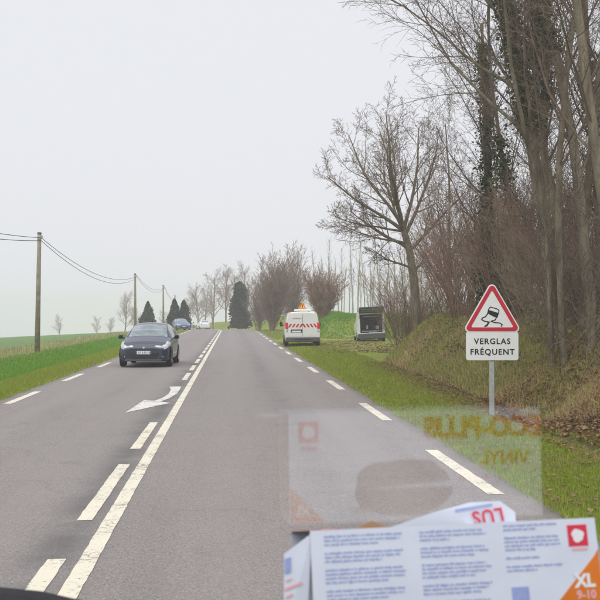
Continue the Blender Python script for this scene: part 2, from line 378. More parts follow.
# road: a sheet with a slight crown and ragged edges
ru = np.array(steps([(RL, RR, .12)]) + [RR]); ry = np.array(steps([(-60, 40, .5), (40, 260, 2)]) + [260.])
A, B = np.meshgrid(ru, ry); jit = .035 * fbm(B * 0 + 3, B, 2.1) + .02 * fbm(B * 0, B, 6.3)
Au = A + jit * ((A < RL + .06) * -1. + (A > RR - .06) * 1.)
RX = Au + shift(B); RZ = grade(B) + .012 * (1 - ((A + .9) / 3.9) ** 2) + .004
def ln(u0, w): return np.exp(-((A - u0) / w) ** 2)
lane = np.stack([np.clip(ln(.0, .32) + ln(1.75, .34) + ln(-2.0, .34) + ln(-3.6, .34), 0, 1), np.clip(ln(-1.30, .22) + .35 * ln(1.0, .25), 0, 1), np.clip(ln(RL, .12) + ln(RR, .14), 0, 1)], -1)
idx = np.arange(A.size).reshape(A.shape); F = np.stack([idx[:-1, :-1], idx[:-1, 1:], idx[1:, 1:], idx[1:, :-1]], -1).reshape(-1, 4)
road = link('road', mesh_np('road', np.stack([RX, B, RZ], -1).reshape(-1, 3), F, M['asphalt'], True, lane.reshape(-1, 3), 'lane'))
tag(road, 'worn two-lane grey asphalt road with cream markings', 'road', kind='structure')
def rz(u, y): return float(grade(y)) + .012 * (1 - ((u + .9) / 3.9) ** 2) + .0085
def strip(name, u0, w, y0, y1, m=M['line'], step=.12):
    step = step if y0 < 30 else 1.0
    n = max(1, int((y1 - y0) / step)); V = []; Fc = []
    for i in range(n + 1):
        y = y0 + (y1 - y0) * i / n; s = float(shift(y))
        a, b = u0 - w / 2 + random.gauss(0, .0025), u0 + w / 2 + random.gauss(0, .0025)
        V += [(a + s, y, rz(a, y)), (b + s, y, rz(b, y))]
        if i: Fc.append((2 * i - 2, 2 * i - 1, 2 * i + 1, 2 * i))
    o = link(name, mesh_py(name, V, Fc, m), road); return o
for ya, yb_ in ((-40, 4), (4, 30), (30, 160)): strip('solid_centre_line', -1.03, .135, ya, yb_)
P3 = 4.33                               # 3 m dash, 1.33 m gap on the centre line
y = 8.25 - P3 * 3
while y < 150: strip('centre_dash', -1.26, .135, y, y + 3.05) if not 17.35 < y + 1.5 < 25.8 else None; y += P3
P2 = 6.5
y = 9.2 - P2 * 3
while y < 150: strip('edge_dash', 2.63, .165, y, y + 3.05); y += P2
y = 19.1 - P2 * 5
while y < 150: strip('edge_dash', -4.45, .165, y, y + 3.05); y += P2
# merge arrow painted in the oncoming lane, bending toward the left
ap_ = [(-1.50, 23.27), (-1.41, 22.3), (-1.387, 21.2), (-1.44, 20.2), (-1.567, 19.5), (-1.79, 19.67), (-1.90, 17.18), (-1.21, 19.0), (-1.437, 19.3), (-1.30, 20.0), (-1.205, 21.2), (-1.20, 22.3), (-1.22, 23.27)]
ap = ap_; MB().add([(x, y, rz(x, y) + .0005) for x, y in ap], [tuple(range(len(ap)))]).build('merge_arrow', M['arrow'], road)

# ------------------------------------------------------------------ branch and twig generator
def tubes(S, n):
    """S rows: p0(3) p1(3) r0 r1 -> vertices, quads"""
    S = np.asarray(S, np.float64); p0, p1, r0, r1 = S[:, :3], S[:, 3:6], S[:, 6], S[:, 7]
    d = p1 - p0; d /= np.linalg.norm(d, axis=1, keepdims=True) + 1e-9
    ref = np.where(np.abs(d[:, 2:3]) < .9, np.array([[0, 0, 1.]]), np.array([[1., 0, 0]]))
    a = np.cross(d, ref); a /= np.linalg.norm(a, axis=1, keepdims=True) + 1e-9; b = np.cross(d, a)
    V = np.empty((len(S), 2, n, 3))
    for k in range(n):
        o = a * cos(2 * pi * k / n) + b * sin(2 * pi * k / n)
        V[:, 0, k] = p0 + o * r0[:, None]; V[:, 1, k] = p1 + o * r1[:, None]
    base = (np.arange(len(S)) * 2 * n)[:, None, None]
    k = np.arange(n); q = np.stack([k, (k + 1) % n, n + (k + 1) % n, n + k], -1)[None]
    return V.reshape(-1, 3), (base + q).reshape(-1, 4)
class Tree:
    def __init__(s, seed): s.r = random.Random(seed); s.thick = []; s.thin = []; s.tips = []; s.cut = .022
    def branch(s, p, d, length, r, lev, P):
        R = s.r; g = R.gauss; ns = P['seg'][lev]; st = length / ns; up = P['up'][lev]; wig = P['wig'][lev]
        x, y, z = p; dx, dy, dz = d; taper = P.get('taper', .35); pts = [(x, y, z, dx, dy, dz, r)]
        for i in range(ns):
            dx += g(0, wig); dy += g(0, wig); dz += g(0, wig) + up
            l = sqrt(dx * dx + dy * dy + dz * dz); dx /= l; dy /= l; dz /= l
            q = r * (1 - (1 - taper) * (i + 1) / ns); q0 = pts[-1][6]
            nx, ny, nz = x + dx * st, y + dy * st, z + dz * st
            (s.thick if q0 > s.cut else s.thin).append((x - dx * q0 * .3, y - dy * q0 * .3, z - dz * q0 * .3, nx, ny, nz, q0, q))
            x, y, z = nx, ny, nz; pts.append((x, y, z, dx, dy, dz, q))
        if lev + 1 >= P['levels']: return
        n = P['n'][lev] * (.4 if lev >= 2 and z > P.get('ztop', 99) else 1); n = int(n * R.uniform(.8, 1.2) + .5); lo = P['start'][lev]; ph = R.uniform(0, 6.28)
        for k in range(n):
            t = lo + (1 - lo) * ((k + R.uniform(.1, .9)) / n); f = t * ns; i = min(int(f), ns - 1); u = f - i
            a, b = pts[i], pts[i + 1]; q = [a[j] + (b[j] - a[j]) * u for j in range(7)]
            ph += 2.4 + g(0, .5); ang = radians(P['ang'][lev]) * R.uniform(.7, 1.25)
            tx, ty, tz = q[3], q[4], q[5]
            vx, vy, vz = (-ty, tx, 0) if abs(tz) < .95 else (1, 0, 0); l = sqrt(vx * vx + vy * vy + vz * vz) + 1e-9; vx /= l; vy /= l; vz /= l
            wx, wy, wz = ty * vz - tz * vy, tz * vx - tx * vz, tx * vy - ty * vx
            c, e = cos(ph), sin(ph); sa, ca = sin(ang), cos(ang)
            nd = (tx * ca + (vx * c + wx * e) * sa, ty * ca + (vy * c + wy * e) * sa, tz * ca + (vz * c + wz * e) * sa)
            if P.get('bias'):
                bx = P['bias']; w = bx[3] if lev == 0 else bx[3] * .3; nd = (nd[0] + bx[0] * w, nd[1] + bx[1] * w, nd[2] + bx[2] * w)
            shape = P['shape'](t) if lev == 0 and 'shape' in P else (1.05 - .55 * t)
            s.branch((q[0], q[1], q[2]), nd, length * P['len'][lev] * shape * R.uniform(.75, 1.2), max(q[6] * P['rad'][lev], P['rmin']), lev + 1, P)
    def meshes(s, nm, mt, mw, nthick=6):
        out = []
        if s.thick: v, f = tubes(s.thick, nthick); out.append(mesh_np(nm + '_trunk', v, f, mt, True))
        if s.thin: v, f = tubes(s.thin, 3); out.append(mesh_np(nm + '_crown', v, f, mw, True))
        return out
def plant_tree(name, label, T, loc, mt, mw, group=None, cat='tree', rot=0, scale=1):
    e = empty(name, loc, (0, 0, rot)); e.scale = (scale,) * 3; tag(e, label, cat, group)
    ms = T if isinstance(T, list) else T.meshes(name, mt, mw)
    link('trunk', ms[0], e); 
    if len(ms) > 1: link('crown', ms[1], e)
    return e
BASE = dict(levels=5, seg=(9, 7, 6, 5, 4), up=(.0, .05, .05, .04, .03), wig=(.05, .11, .15, .18, .2), n=(13, 8, 6, 5, 0), start=(.3, .25, .2, .15, 0), ang=(42, 44, 46, 46, 40),
            len=(.48, .5, .52, .5, .5), rad=(.45, .5, .5, .55, .6), rmin=.0035, taper=.3)
def params(**k): d = dict(BASE); d.update(k); return d
def leaves(P, size, c0, c1, seed=1, flat=0.0):
    """one bent leaf (two triangles) at each point"""
    g = np.random.default_rng(seed); P = np.asarray(P, float); n = len(P)
    a = g.normal(size=(n, 3)); a[:, 2] *= (1 - flat); a /= np.linalg.norm(a, axis=1, keepdims=True) + 1e-9
    b = np.cross(a, g.normal(size=(n, 3)) * np.array([1, 1, 1 - flat]) + np.array([0, 0, 1e-3])); b /= np.linalg.norm(b, axis=1, keepdims=True) + 1e-9
    if flat: b = np.cross(np.array([[0, 0, 1.]]) + g.normal(size=(n, 3)) * (1 - flat) * .8, a); b /= np.linalg.norm(b, axis=1, keepdims=True) + 1e-9
    nn = np.cross(a, b); s = (size * g.uniform(.6, 1.35, (n, 1))); w = s * g.uniform(.3, .5, (n, 1))
    V = np.stack([P - a * s * .5, P + b * w + nn * s * .12, P + a * s * .5, P - b * w + nn * s * .12], 1).reshape(-1, 3)
    F = (np.arange(n) * 4)[:, None] + np.array([[0, 1, 2, 3]])
    t = g.uniform(0, 1, (n, 1)); c = np.array(c0) * (1 - t) + np.array(c1) * t; c = c * g.uniform(.7, 1.25, (n, 1))
    return V, F, np.repeat(c, 4, 0)
def ivy(parent, pts, n, spread, seed, size=.085):
    """pts: (x, y, z, radius) path in the tree's own space"""
    g = np.random.default_rng(seed); pts = np.array(pts); t = g.uniform(0, len(pts) - 1.001, n); i = t.astype(int); u = (t - i)[:, None]
    q = pts[i] * (1 - u) + pts[i + 1] * u; th = g.uniform(0, 2 * pi, n); clump = .55 + .45 * np.sin(t * 7.3 + th * 2) * np.sin(t * 3.1 + 1)
    rr = q[:, 3] + np.abs(g.normal(0, 1, n)) * spread * clump
    P = np.stack([q[:, 0] + np.cos(th) * rr, q[:, 1] + np.sin(th) * rr, q[:, 2] + g.normal(0, .08, n)], -1)
    v, f, c = leaves(P, size, (.035, .060, .018), (.075, .10, .03), seed); return link('ivy', mesh_np('ivy', v, f, M['leaf'], False, c), parent)
def stem_path(T): return T

# ---- the tall multi-stemmed tree group on the bank at the right
def tall(seed, h, r, lean, n0=15, **k):
    T = Tree(seed); T.cut = .03; p = params(n=(n0, 10, 7, 4, 0), seg=(14, 8, 5, 4, 2), ang=(30, 38, 44, 46, 40), up=(.006, .035, .03, .03, .02), wig=(.055, .10, .14, .17, .2), start=(.25, .2, .15, .1, 0), len=(.42, .46, .48, .5, .5), rad=(.34, .45, .5, .55, .6), rmin=.0044, ztop=8.6)
    p.update(k); T.branch((0, 0, -.15), (lean[0], lean[1], 1), h, r, 0, p)
    g = T.r; stem = T.thick[:14]; q = params(levels=3, seg=(5, 4, 3), n=(6, 4, 0), start=(.2, .15, 0), ang=(34, 40, 40), up=(.05, .04, .03), wig=(.1, .14, .17), len=(.45, .5, .5), rad=(.6, .6, .6), rmin=.0044, taper=.3)
    for i in range(30):                       # small shoots low on the trunk
        a = stem[min(int(g.random() * 6), len(stem) - 1)]; th = g.uniform(0, 6.283); u = g.random()
        T.branch(tuple(a[j] + (a[j + 3] - a[j]) * u for j in range(3)), (cos(th) * .8, sin(th) * .8, .75), g.uniform(.6, 1.7), .0085, 0, q)
    return T
def place_tall(px, Y, seed, h, r, lean, label, n0=15, ivyn=0, ivr=(.2, .6), ivs=.22, **k):
    T = tall(seed, h, r, lean, n0, **k); e = plant_tree('roadside_tree', label, T, at(px, Y), M['bark_mossy'], M['twig'], 'tall bare trees on the bank')
    if ivyn:
        a, b = ivr; pts = [(q[0], q[1], q[2], q[6]) for q in T.thick[:14] if a * h <= q[2] <= b * h]
        if len(pts) > 1: ivy(e, pts, ivyn, ivs, seed)
    return e
place_tall(559, 18.5, 11, 13.0, .155, (-.03, .02), 'thickest pale trunk rising behind the warning sign, long limbs reaching left', 22, 3600, (.28, .66), .20, bias=(-1, -.1, .1, .26), len=(.46, .46, .48, .5, .5), start=(.30, .2, .15, .1, 0), n=(22, 11, 7, 5, 0))
place_tall(572, 19.5, 12, 12.5, .115, (.02, .02), 'straight slim bare tree just right of the thickest trunk', 13, 1200, (.42, .66), .16)
place_tall(590, 17.2, 13, 12, .12, (.035, -.02), 'grey bare tree leaning right at the right edge of the frame', 13, 1200, (.45, .8), .15)
place_tall(548, 20.8, 14, 12, .10, (-.04, .0), 'slim bare stem leaning left beside the thickest trunk', 13, 1400, (.35, .6), .2, bias=(-1, 0, 0, .2))
place_tall(612, 15.2, 15, 11, .12, (-.02, .03), 'bare tree partly cut off by the right edge of the frame', 13)
place_tall(604, 21, 16, 13, .12, (-.01, .0), 'bare tree seen between the two rightmost trunks', 12, 1300, (.15, .5), .2)
place_tall(530, 24.5, 17, 9.0, .085, (-.04, .02), 'thin bare tree between the ivy tree and the thick trunk', 12, 1300, (.2, .55), .25)
place_tall(487, 27, 18, 8.9, .135, (.0, .0), 'bare tree with ivy wrapped up its whole trunk, above the warning sign', 17, 6200, (.05, .95), .22, bias=(-1, 0, .1, .16))
place_tall(565, 17.6, 19, 11.5, .075, (-.06, .0), 'thin grey pole-like stem crossing the thickest trunk', 9, bias=(-1, 0, 0, .1))
place_tall(581, 18.4, 20, 12, .085, (-.015, .0), 'thin upright stem midway between the thickest and leaning trunks', 10)
place_tall(553, 17.9, 22, 10.5, .06, (-.10, .0), 'thinnest stem slanting left at the foot of the thickest trunk', 9)
place_tall(598, 18.3, 23, 11.5, .08, (.0, .0), 'thin upright stem beside the right-leaning trunk', 10, 900, (.5, .75), .18)
place_tall(508, 25.5, 24, 8.0, .06, (.05, .0), 'thin bare sapling right of the ivy-wrapped tree', 10)
place_tall(455, 32, 25, 7.5, .07, (-.03, .0), 'thin bare sapling between the round tree and the ivy-wrapped tree', 11)
# ---- the round-crowned tree further on
T = Tree(121); T.cut = .03; tp = [(0, 0, -.2), (-.06, 0, 1.2), (-.14, .02, 2.3), (-.3, .0, 3.3), (-.52, 0, 4.1)]
for i in range(4): T.thick.append((*tp[i], *tp[i + 1], .19 - .018 * i, .172 - .018 * i))
LP_ = params(levels=5, seg=(8, 6, 5, 4, 2), n=(10, 6, 5, 3, 0), start=(.2, .2, .15, .1, 0), ang=(36, 38, 42, 44, 40), up=(.03, .05, .04, .03, .03), wig=(.07, .11, .15, .18, .2), len=(.52, .54, .54, .5, .5), rad=(.5, .5, .55, .6, .6), rmin=.0062, taper=.25)
for (hx, hzz), (ex_, ey_, ez_) in (((-.5, 4.0), (-3.1, .3, 5.0)), ((-.4, 3.6), (-2.9, -1.0, 4.3)), ((-.5, 4.0), (-3.3, -.5, 6.4)), ((-.5, 4.1), (-2.5, .8, 7.9)), ((-.52, 4.1), (-1.7, -.9, 8.3)), ((-.52, 4.1), (-.8, .6, 8.5)), ((-.5, 4.1), (.2, -.4, 8.1)),
        ((-.45, 3.9), (1.3, .5, 7.1)), ((-.3, 3.3), (1.7, -.6, 5.6)), ((-.5, 4.0), (-1.2, 2.3, 7.2)), ((-.5, 4.0), (-1.3, -2.2, 7.0)), ((-.35, 3.4), (-2.2, 1.4, 5.4)), ((-.2, 2.7), (-1.9, -.3, 3.4)), ((-.2, 2.5), (1.0, .4, 3.9))):
    d_ = Vector((ex_ - hx, ey_, ez_ - hzz)); l_n = d_.length; d_.normalize(); T.branch((hx, 0, hzz), (d_.x, d_.y, d_.z - .12), l_n * .92, .072 if l_n > 3 else .05, 0, LP_)
plant_tree('round_tree', 'bare tree with wide round crown, leftmost of the trees on the bank', T, at(418, 36), M['bark'], M['twig_warm'], 'tall bare trees on the bank', scale=1.09)

# ---- thicket shrubs: many stems from one stool
def shrub_mesh(seed, h, stems, fan, m, red=True, rbase=.022, lv=4, nn=(7, 5, 4, 0), rmin=.0035, st0=.3, sg_=(7, 5, 4, 3)):
    T = Tree(seed); T.cut = .0125; R = T.r
    for k in range(stems):
        a = R.uniform(0, 6.283); t = radians(fan) * sqrt(R.random()); L_ = h * R.uniform(.65, 1.08) * (1 - .15 * t)
        T.branch((cos(a) * R.uniform(.02, .3), sin(a) * R.uniform(.02, .3), -.1), (cos(a) * sin(t), sin(a) * sin(t), cos(t)), L_, rbase * R.uniform(.6, 1.25), 0,
                 params(levels=lv, seg=sg_, n=nn, start=(st0, .2, .15, 0), ang=(24, 30, 36, 30), up=(-.01, .05, .04, .02), wig=(.05, .10, .14, .17), len=(.42, .45, .5, .5), rad=(.5, .5, .6, .6), rmin=rmin, taper=.28))
    return T.meshes('shrub', m, m)
SH = [shrub_mesh(40 + i, 4.0, (19, 17, 18, 15)[i], (28, 36, 32, 40)[i], (M['twig_red'], M['twig'], M['twig_red'], M['twig_tan'])[i], nn=(8, 5, 3, 0), rmin=.005) for i in range(4)]
HED = [(403, 42, .75, 'low brown shrub at the foot of the round tree, on its left'), (409, 40, .6, 'small shrub hugging the round tree trunk on its left'), (433, 39, .72, 'small brown shrub just right of the round tree trunk'),
       (447, 34, .95, 'reddish bare shrub second to the right of the round tree'), (457, 31, 1.05, 'reddish bare shrub left of the triangular sign'), (470, 33, 1.25, 'tall reddish bare shrub left of the ivy tree'),
       (478, 29, .95, 'reddish shrub at the left foot of the ivy tree'), (497, 28, 1.0, 'reddish shrub at the right foot of the ivy tree'), (506, 24.5, .9, 'brown shrub behind the right corner of the triangular sign'),
       (520, 26, 1.1, 'tall brown shrub between the ivy tree and the thick trunk'), (533, 23.5, .9, 'brown shrub left of the thick pale trunk'), (548, 24, 1.05, 'brown shrub behind the thick pale trunk'),
       (567, 22, .95, 'brown shrub between the two thickest trunks'), (584, 19.5, .45, 'short brown shrub at the foot of the rightmost trunks'), (598, 19.5, .9, 'brown shrub behind the rightmost trunks'),
       (545, 22.5, .5, 'short twiggy shrub at the left foot of the thick pale trunk'), (427, 44, 1.1, 'brown shrub behind the round tree'), (406, 38.5, .8, 'brown shrub just left of the round tree trunk, in front of the others'), (408, 44, 1.25, 'tall brown shrub in the back row left of the round tree'), (440, 41, 1.3, 'tall shrub behind the small shrub right of the round tree'), (462, 37, 1.4, 'tall shrub rising in the back row left of the ivy tree'), (500, 33, 1.35, 'tall shrub rising in the back row right of the ivy tree'), (528, 30, 1.45, 'tall back-row shrub between the ivy tree and thick trunk'), (556, 28, 1.4, 'tall back-row shrub right behind the thick trunk'), (585, 26, 1.4, 'tall back-row shrub behind the rightmost trunks'), (580, 20.6, .62, 'pale twiggy shrub at the right foot of the thickest trunk'), (607, 18.6, .6, 'pale twiggy shrub at the right edge of the frame'), (539, 21.6, .5, 'pale twiggy shrub between the sign and the thickest trunk'), (557, 20.0, .42, 'lowest twiggy shrub hugging the base of the thickest trunk'), (514, 24.5, .45, 'short twiggy shrub on the bank just right of the sign')]
for k, (px, Y, s, lb) in enumerate(HED):
    ms = SH[3 if 'pale' in lb else k % 4]; e = empty('thicket_shrub', at(px, Y, -.05), (0, 0, k * 1.9)); e.scale = (s, s, s * random.uniform(.92, 1.1)); tag(e, lb, 'shrub', 'bare shrubs along the bank')
    link('stems', ms[0], e); link('twigs', ms[1], e)

# ---- far vase-shaped shrubs beside the road
def vase(seed, h, stems, fan, m):
    return shrub_mesh(seed, h, stems, fan, m, True, .030, 4, (14, 6, 4, 0), .014, .06, (6, 4, 3, 2))
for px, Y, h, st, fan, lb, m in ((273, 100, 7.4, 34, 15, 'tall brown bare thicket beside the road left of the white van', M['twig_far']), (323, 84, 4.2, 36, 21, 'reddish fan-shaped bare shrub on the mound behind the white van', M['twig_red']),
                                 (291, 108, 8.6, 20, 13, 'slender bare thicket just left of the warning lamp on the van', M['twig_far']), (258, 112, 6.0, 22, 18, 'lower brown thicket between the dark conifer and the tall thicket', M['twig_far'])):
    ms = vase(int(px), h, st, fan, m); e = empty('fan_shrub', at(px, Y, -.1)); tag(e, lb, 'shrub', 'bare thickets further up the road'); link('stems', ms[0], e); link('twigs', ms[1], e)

# ---- far bare trees
FAR = []
for i in range(4):
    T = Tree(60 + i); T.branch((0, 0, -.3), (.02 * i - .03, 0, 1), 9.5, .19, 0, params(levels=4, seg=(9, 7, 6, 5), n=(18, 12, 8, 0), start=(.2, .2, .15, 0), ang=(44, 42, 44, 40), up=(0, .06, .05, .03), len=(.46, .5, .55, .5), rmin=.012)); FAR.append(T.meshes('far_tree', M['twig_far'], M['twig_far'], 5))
FT = [(213, 165, 1.02, 'tallest hazy bare tree behind the far white car'), (226, 172, .95, 'hazy bare tree just left of the dark columnar conifer'), (198, 178, .85, 'hazy bare tree left of the far white car'), (205, 200, .8, 'hazy bare tree furthest off above the far white car'),
      (190, 205, .72, 'faint bare tree right of the paired conifers'), (248, 160, .9, 'hazy bare tree behind the dark columnar conifer'), (125, 190, .82, 'hazy bare tree behind the navy car roof, left of the second pole'), (136, 220, .6, 'small faint bare tree beside the second pole'),
      (97, 240, .52, 'small faint bare tree on the field skyline, right one'), (60, 240, .55, 'small round bare tree alone on the field skyline'), (110, 235, .45, 'small faint bush on the skyline left of the navy car'), (166, 215, .5, 'faint bare tree behind the third pole'), (236, 190, 1.05, 'faint tall tree rising above the dark columnar conifer')]
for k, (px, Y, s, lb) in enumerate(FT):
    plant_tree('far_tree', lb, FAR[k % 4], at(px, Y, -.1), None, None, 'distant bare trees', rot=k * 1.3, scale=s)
# ---- pale poplar plantation beyond the entrance
POP = []
for i in range(2):
    T = Tree(80 + i); T.cut = .05; T.branch((0, 0, -.2), (0, 0, 1), 10.5, .12, 0, params(levels=3, seg=(9, 5, 4), n=(20, 4, 0), start=(.35, .2, 0), ang=(28, 30, 30), up=(0, .08, .05), wig=(.012, .08, .12), len=(.17, .5, .5), rmin=.012)); POP.append(T.meshes('poplar', M['bark_pale'], M['bark_pale'], 6))
k = 0
for row, Y in enumerate((128, 142, 157, 174)):
    for px in range(318 + row * 3, 420, 11):
        plant_tree('poplar_tree', 'slim pale poplar in the misty plantation behind the open van', POP[k % 2], at(px + random.uniform(-4.5, 4.5), Y + random.uniform(-5, 5), -.1), None, None, 'poplars of the misty plantation', rot=k, scale=random.uniform(.7, 1.1)).rotation_euler = (random.gauss(0, .02), random.gauss(0, .025), k); k += 1
# ---- conifers
def conifer(seed, h, r, power=.9, n=4200):
    g = np.random.default_rng(seed); t = g.uniform(0, 1, n) ** .8; th = g.uniform(0, 2 * pi, n)
    rr = r * (1 - t) ** power * (.55 + .45 * np.sqrt(g.uniform(0, 1, n))) * (1 + .2 * np.sin(th * 3 + t * 11) + .22 * np.sin(th * 7 - t * 23) * np.sin(t * 37 + th)) * g.uniform(.7, 1.25, n)
    P = np.stack([np.cos(th) * rr, np.sin(th) * rr, .25 + t * (h - .25)], -1); return leaves(P, .34 * h / 5, (.022, .045, .020), (.055, .085, .035), seed)
for px, Y, h, r, pw, lb, g_ in ((240, 132, 6.6, 1.35, .38, 'dark columnar conifer standing alone beside the road', 'dark conifers'), (148, 128, 4.3, 1.35, .85, 'dark cone-shaped conifer behind the navy car roof', 'dark conifers'),
                                (174.5, 120, 4.0, .95, .7, 'left one of the two touching dark conifers', 'dark conifers'), (184, 121, 3.8, .95, .7, 'right one of the two touching dark conifers', 'dark conifers')):
    e = empty('conifer', at(px, Y, -.05)); tag(e, lb, 'conifer', g_); v, f, c = conifer(int(px), h, r, pw); link('crown', mesh_np('conifer_crown', v, f, M['leaf'], False, c), e)
    MB().tube([(0, 0, -.1), (0, 0, h * .8)], [.12, .03], 7).build('trunk', M['bark'], e)

# ------------------------------------------------------------------ grass, litter and undergrowth (stuff)
def blades(P, L_, w, c0, c1, seed, lean=.45):
    g = np.random.default_rng(seed); n = len(P); th = g.uniform(0, 2 * pi, n); d = np.stack([np.cos(th), np.sin(th), np.zeros(n)], -1); s = np.stack([-np.sin(th), np.cos(th), np.zeros(n)], -1)
    L_ = (L_ * g.uniform(.5, 1.3, n))[:, None]; w = (np.broadcast_to(w, (n,)) * g.uniform(.7, 1.3, n))[:, None]; k = (np.abs(g.normal(0, lean, n)))[:, None]
    up = np.array([[0, 0, 1.]]); mid = P + up * L_ * .55 + d * L_ * k * .25; tip = P + up * L_ * (1 - .25 * np.clip(k, 0, 1.6)) + d * L_ * k * .9
    V = np.stack([P - s * w, P + s * w, tip], 1).reshape(-1, 3); b = (np.arange(n) * 3)[:, None]
    Fq = b + np.array([[0, 1, 2]])
    t = g.uniform(0, 1, (n, 1)); c = (np.array(c0) * (1 - t) + np.array(c1) * t) * g.uniform(.75, 1.25, (n, 1)); return V, Fq, np.repeat(c, 3, 0)
def scatter(n, u0, u1, y0, y1, seed, k=1.6, keep=None, rel=False):
    """density falls with distance as 1 / Y^k; u relative to the bank toe when rel"""
    g = np.random.default_rng(seed); q = g.uniform(0, 1, n); e = 1 - k
    Y = (y0 ** e + q * (y1 ** e - y0 ** e)) ** (1 / e); u = g.uniform(0, 1, n)
    U_ = (u0 + (u1 - u0) * u); U_ = U_ + (toe(Y) if rel else 0); 
    if keep is not None: m = keep(U_, Y, g.uniform(0, 1, n)); U_, Y = U_[m], Y[m]
    X = U_ + shift(Y); return np.stack([X, Y, height(X, Y) - .005], -1)
def stuff(name, label, cat, data, m):
    v, f, c = data; o = link(name, mesh_np(name, v, f, m, False, c)); tag(o, label, cat, kind='stuff'); return o
def cat3(a, b):
    return np.concatenate([a[0], b[0]]), np.concatenate([a[1], b[1] + len(a[0])]), np.concatenate([a[2], b[2]])
def wd(P): return .0016 + .00024 * P[:, 1]          # blades thicken with distance so that fewer cover the ground
P = scatter(130000, RR - .06, RR + 2.6, 7, 60, 1, 1.75, lambda U_, Y, r: (U_ < toe(Y) + .2) & (r < .35 + .65 * ss(U_, RR, RR + .35)))
Q = scatter(80000, RR + .0, RR + 2.6, 7, 60, 2, 1.75, lambda U_, Y, r: (U_ < toe(Y) + .2) & (fbm(U_, Y, 2.0) + .6 * fbm(U_, Y, .7) + r > .8))
stuff('verge_grass', 'short green grass on the right-hand verge', 'grass', cat3(blades(P, .055 + .0006 * P[:, 1], wd(P), (.19, .275, .026), (.34, .375, .058), 3), blades(Q, .05 + .0006 * Q[:, 1], wd(Q), (.30, .285, .085), (.40, .345, .14), 4)), M['grass'])
P = scatter(80000, RL - 2.4, RL + .04, 15, 100, 5, 1.7, lambda U_, Y, r: r < .3 + .7 * ss(RL - U_, 0, .4)); Q = scatter(90000, RL - 5.8, RL - 1.9, 15, 110, 6, 1.6)
stuff('ditch_grass', 'bright green grass on the left-hand verge and ditch side', 'grass', cat3(blades(P, .07 + .0006 * P[:, 1], wd(P), (.22, .29, .034), (.32, .36, .062), 7), blades(Q, .14 + .0004 * Q[:, 1], wd(Q), (.105, .27, .018), (.18, .36, .035), 8)), M['grass'])
P = scatter(6000, RL - 9.5, RL - 5.2, 25, 130, 9, 1.6)
stuff('dry_grass', 'pale dry grass along the field edge behind the poles', 'grass', blades(P, .28, wd(P) * 1.2, (.28, .28, .13), (.38, .34, .19), 10, .6), M['grass'])
P = scatter(95000, .25, 3.4, 8, 52, 11, 1.6, None, True); Q = scatter(75000, .3, 3.2, 8, 60, 12, 1.6, lambda U_, Y, r: fbm(U_, Y, 1.1) + r + .35 * ss(Y, 14, 24) > .5, True)
stuff('bank_grass', 'dry tan and olive grass covering the bank', 'grass', cat3(blades(P, .17, wd(P) * 1.15, (.36, .285, .125), (.53, .43, .215), 13, .9), blades(Q, .15, wd(Q) * 1.2, (.175, .25, .04), (.29, .355, .062), 14, .7)), M['grass'])
P = scatter(12000, 3.0, 12, 66, 110, 15, 1.4, None); P2 = scatter(36000, -.3, 5, 66, 105, 16, 1.4, None, True)
stuff('mound_grass', 'bright green grass on the mound behind the vans', 'grass', cat3(blades(P, .12, wd(P), (.2, .24, .05), (.28, .3, .085), 17), blades(P2, .2, wd(P2) * 1.1, (.105, .27, .02), (.18, .35, .035), 18)), M['grass'])
P = scatter(24000, -.55, 2.6, 8, 60, 19, 1.65, lambda U_, Y, r: r < np.exp(-np.clip((U_ - toe(Y) - .35) / .9, 0, 9)) + .12, True); P[:, 2] += .025
v, f, c = leaves(P, .075, (.20, .10, .055), (.38, .23, .13), 20, .75)
P = scatter(9000, 4.0, 9.5, 42, 62, 21, 1.5); P[:, 2] += .03; d2 = leaves(P[::3], .12, (.17, .10, .05), (.29, .19, .10), 22, .75)
P = scatter(1800, RR + .1, RR + 2.2, 8, 45, 23, 1.6); P[:, 2] += .035; d3 = leaves(P, .06, (.2, .12, .06), (.30, .20, .11), 24, .8)
P = scatter(9000, .0, 2.4, 8, 19, 25, 1.3, None, True); P[:, 2] += .06; d4 = leaves(P, .07, (.20, .10, .055), (.36, .22, .13), 26, .6)
stuff('leaf_litter', 'brown fallen leaves along the foot of the bank', 'leaves', cat3(cat3(cat3((v, f, c), d2), d3), d4), M['leaf'])
# bramble canes and leaves on the bank
S = []; R = random.Random(5); LP = []
for k in range(520):
    Y = 9 + 38 * R.random() ** 1.5; u = float(toe(Y)) + R.uniform(.8, 3.6); X = u; z = hz(X, Y); a = R.uniform(0, 6.28); l = R.uniform(.5, 1.6); p = (X, Y, z); r0 = R.uniform(.003, .006)
    for i in range(6):
        t = (i + 1) / 6; x2, y2 = X + cos(a) * l * t, Y + sin(a) * l * t; q = (x2, y2, max(hz(x2, y2) + .01, z + l * .9 * (t - t * t) * 2.2 + R.uniform(-.02, .02))); S.append((*p, *q, r0, r0 * .85)); p = q
        for j in range(5): LP.append((q[0] + R.gauss(0, .06), q[1] + R.gauss(0, .06), q[2] + R.gauss(0, .05))) if R.random() < .5 else None
v, f = tubes(S, 3); g = np.random.default_rng(3); cc = np.repeat(np.array([[.27, .19, .14]]) * g.uniform(.6, 1.3, (len(S), 1)), 6, 0)
o = link('bramble_canes', mesh_np('bramble_canes', v, f, M['grass'], False, cc)); tag(o, 'tangled brown bramble canes on the bank', 'brambles', kind='stuff')
v, f, c = leaves(LP, .055, (.07, .11, .03), (.17, .17, .06), 31); o = link('bramble_leaves', mesh_np('bramble_leaves', v, f, M['leaf'], False, c)); tag(o, 'small dark green bramble leaves on the bank', 'brambles', kind='stuff')
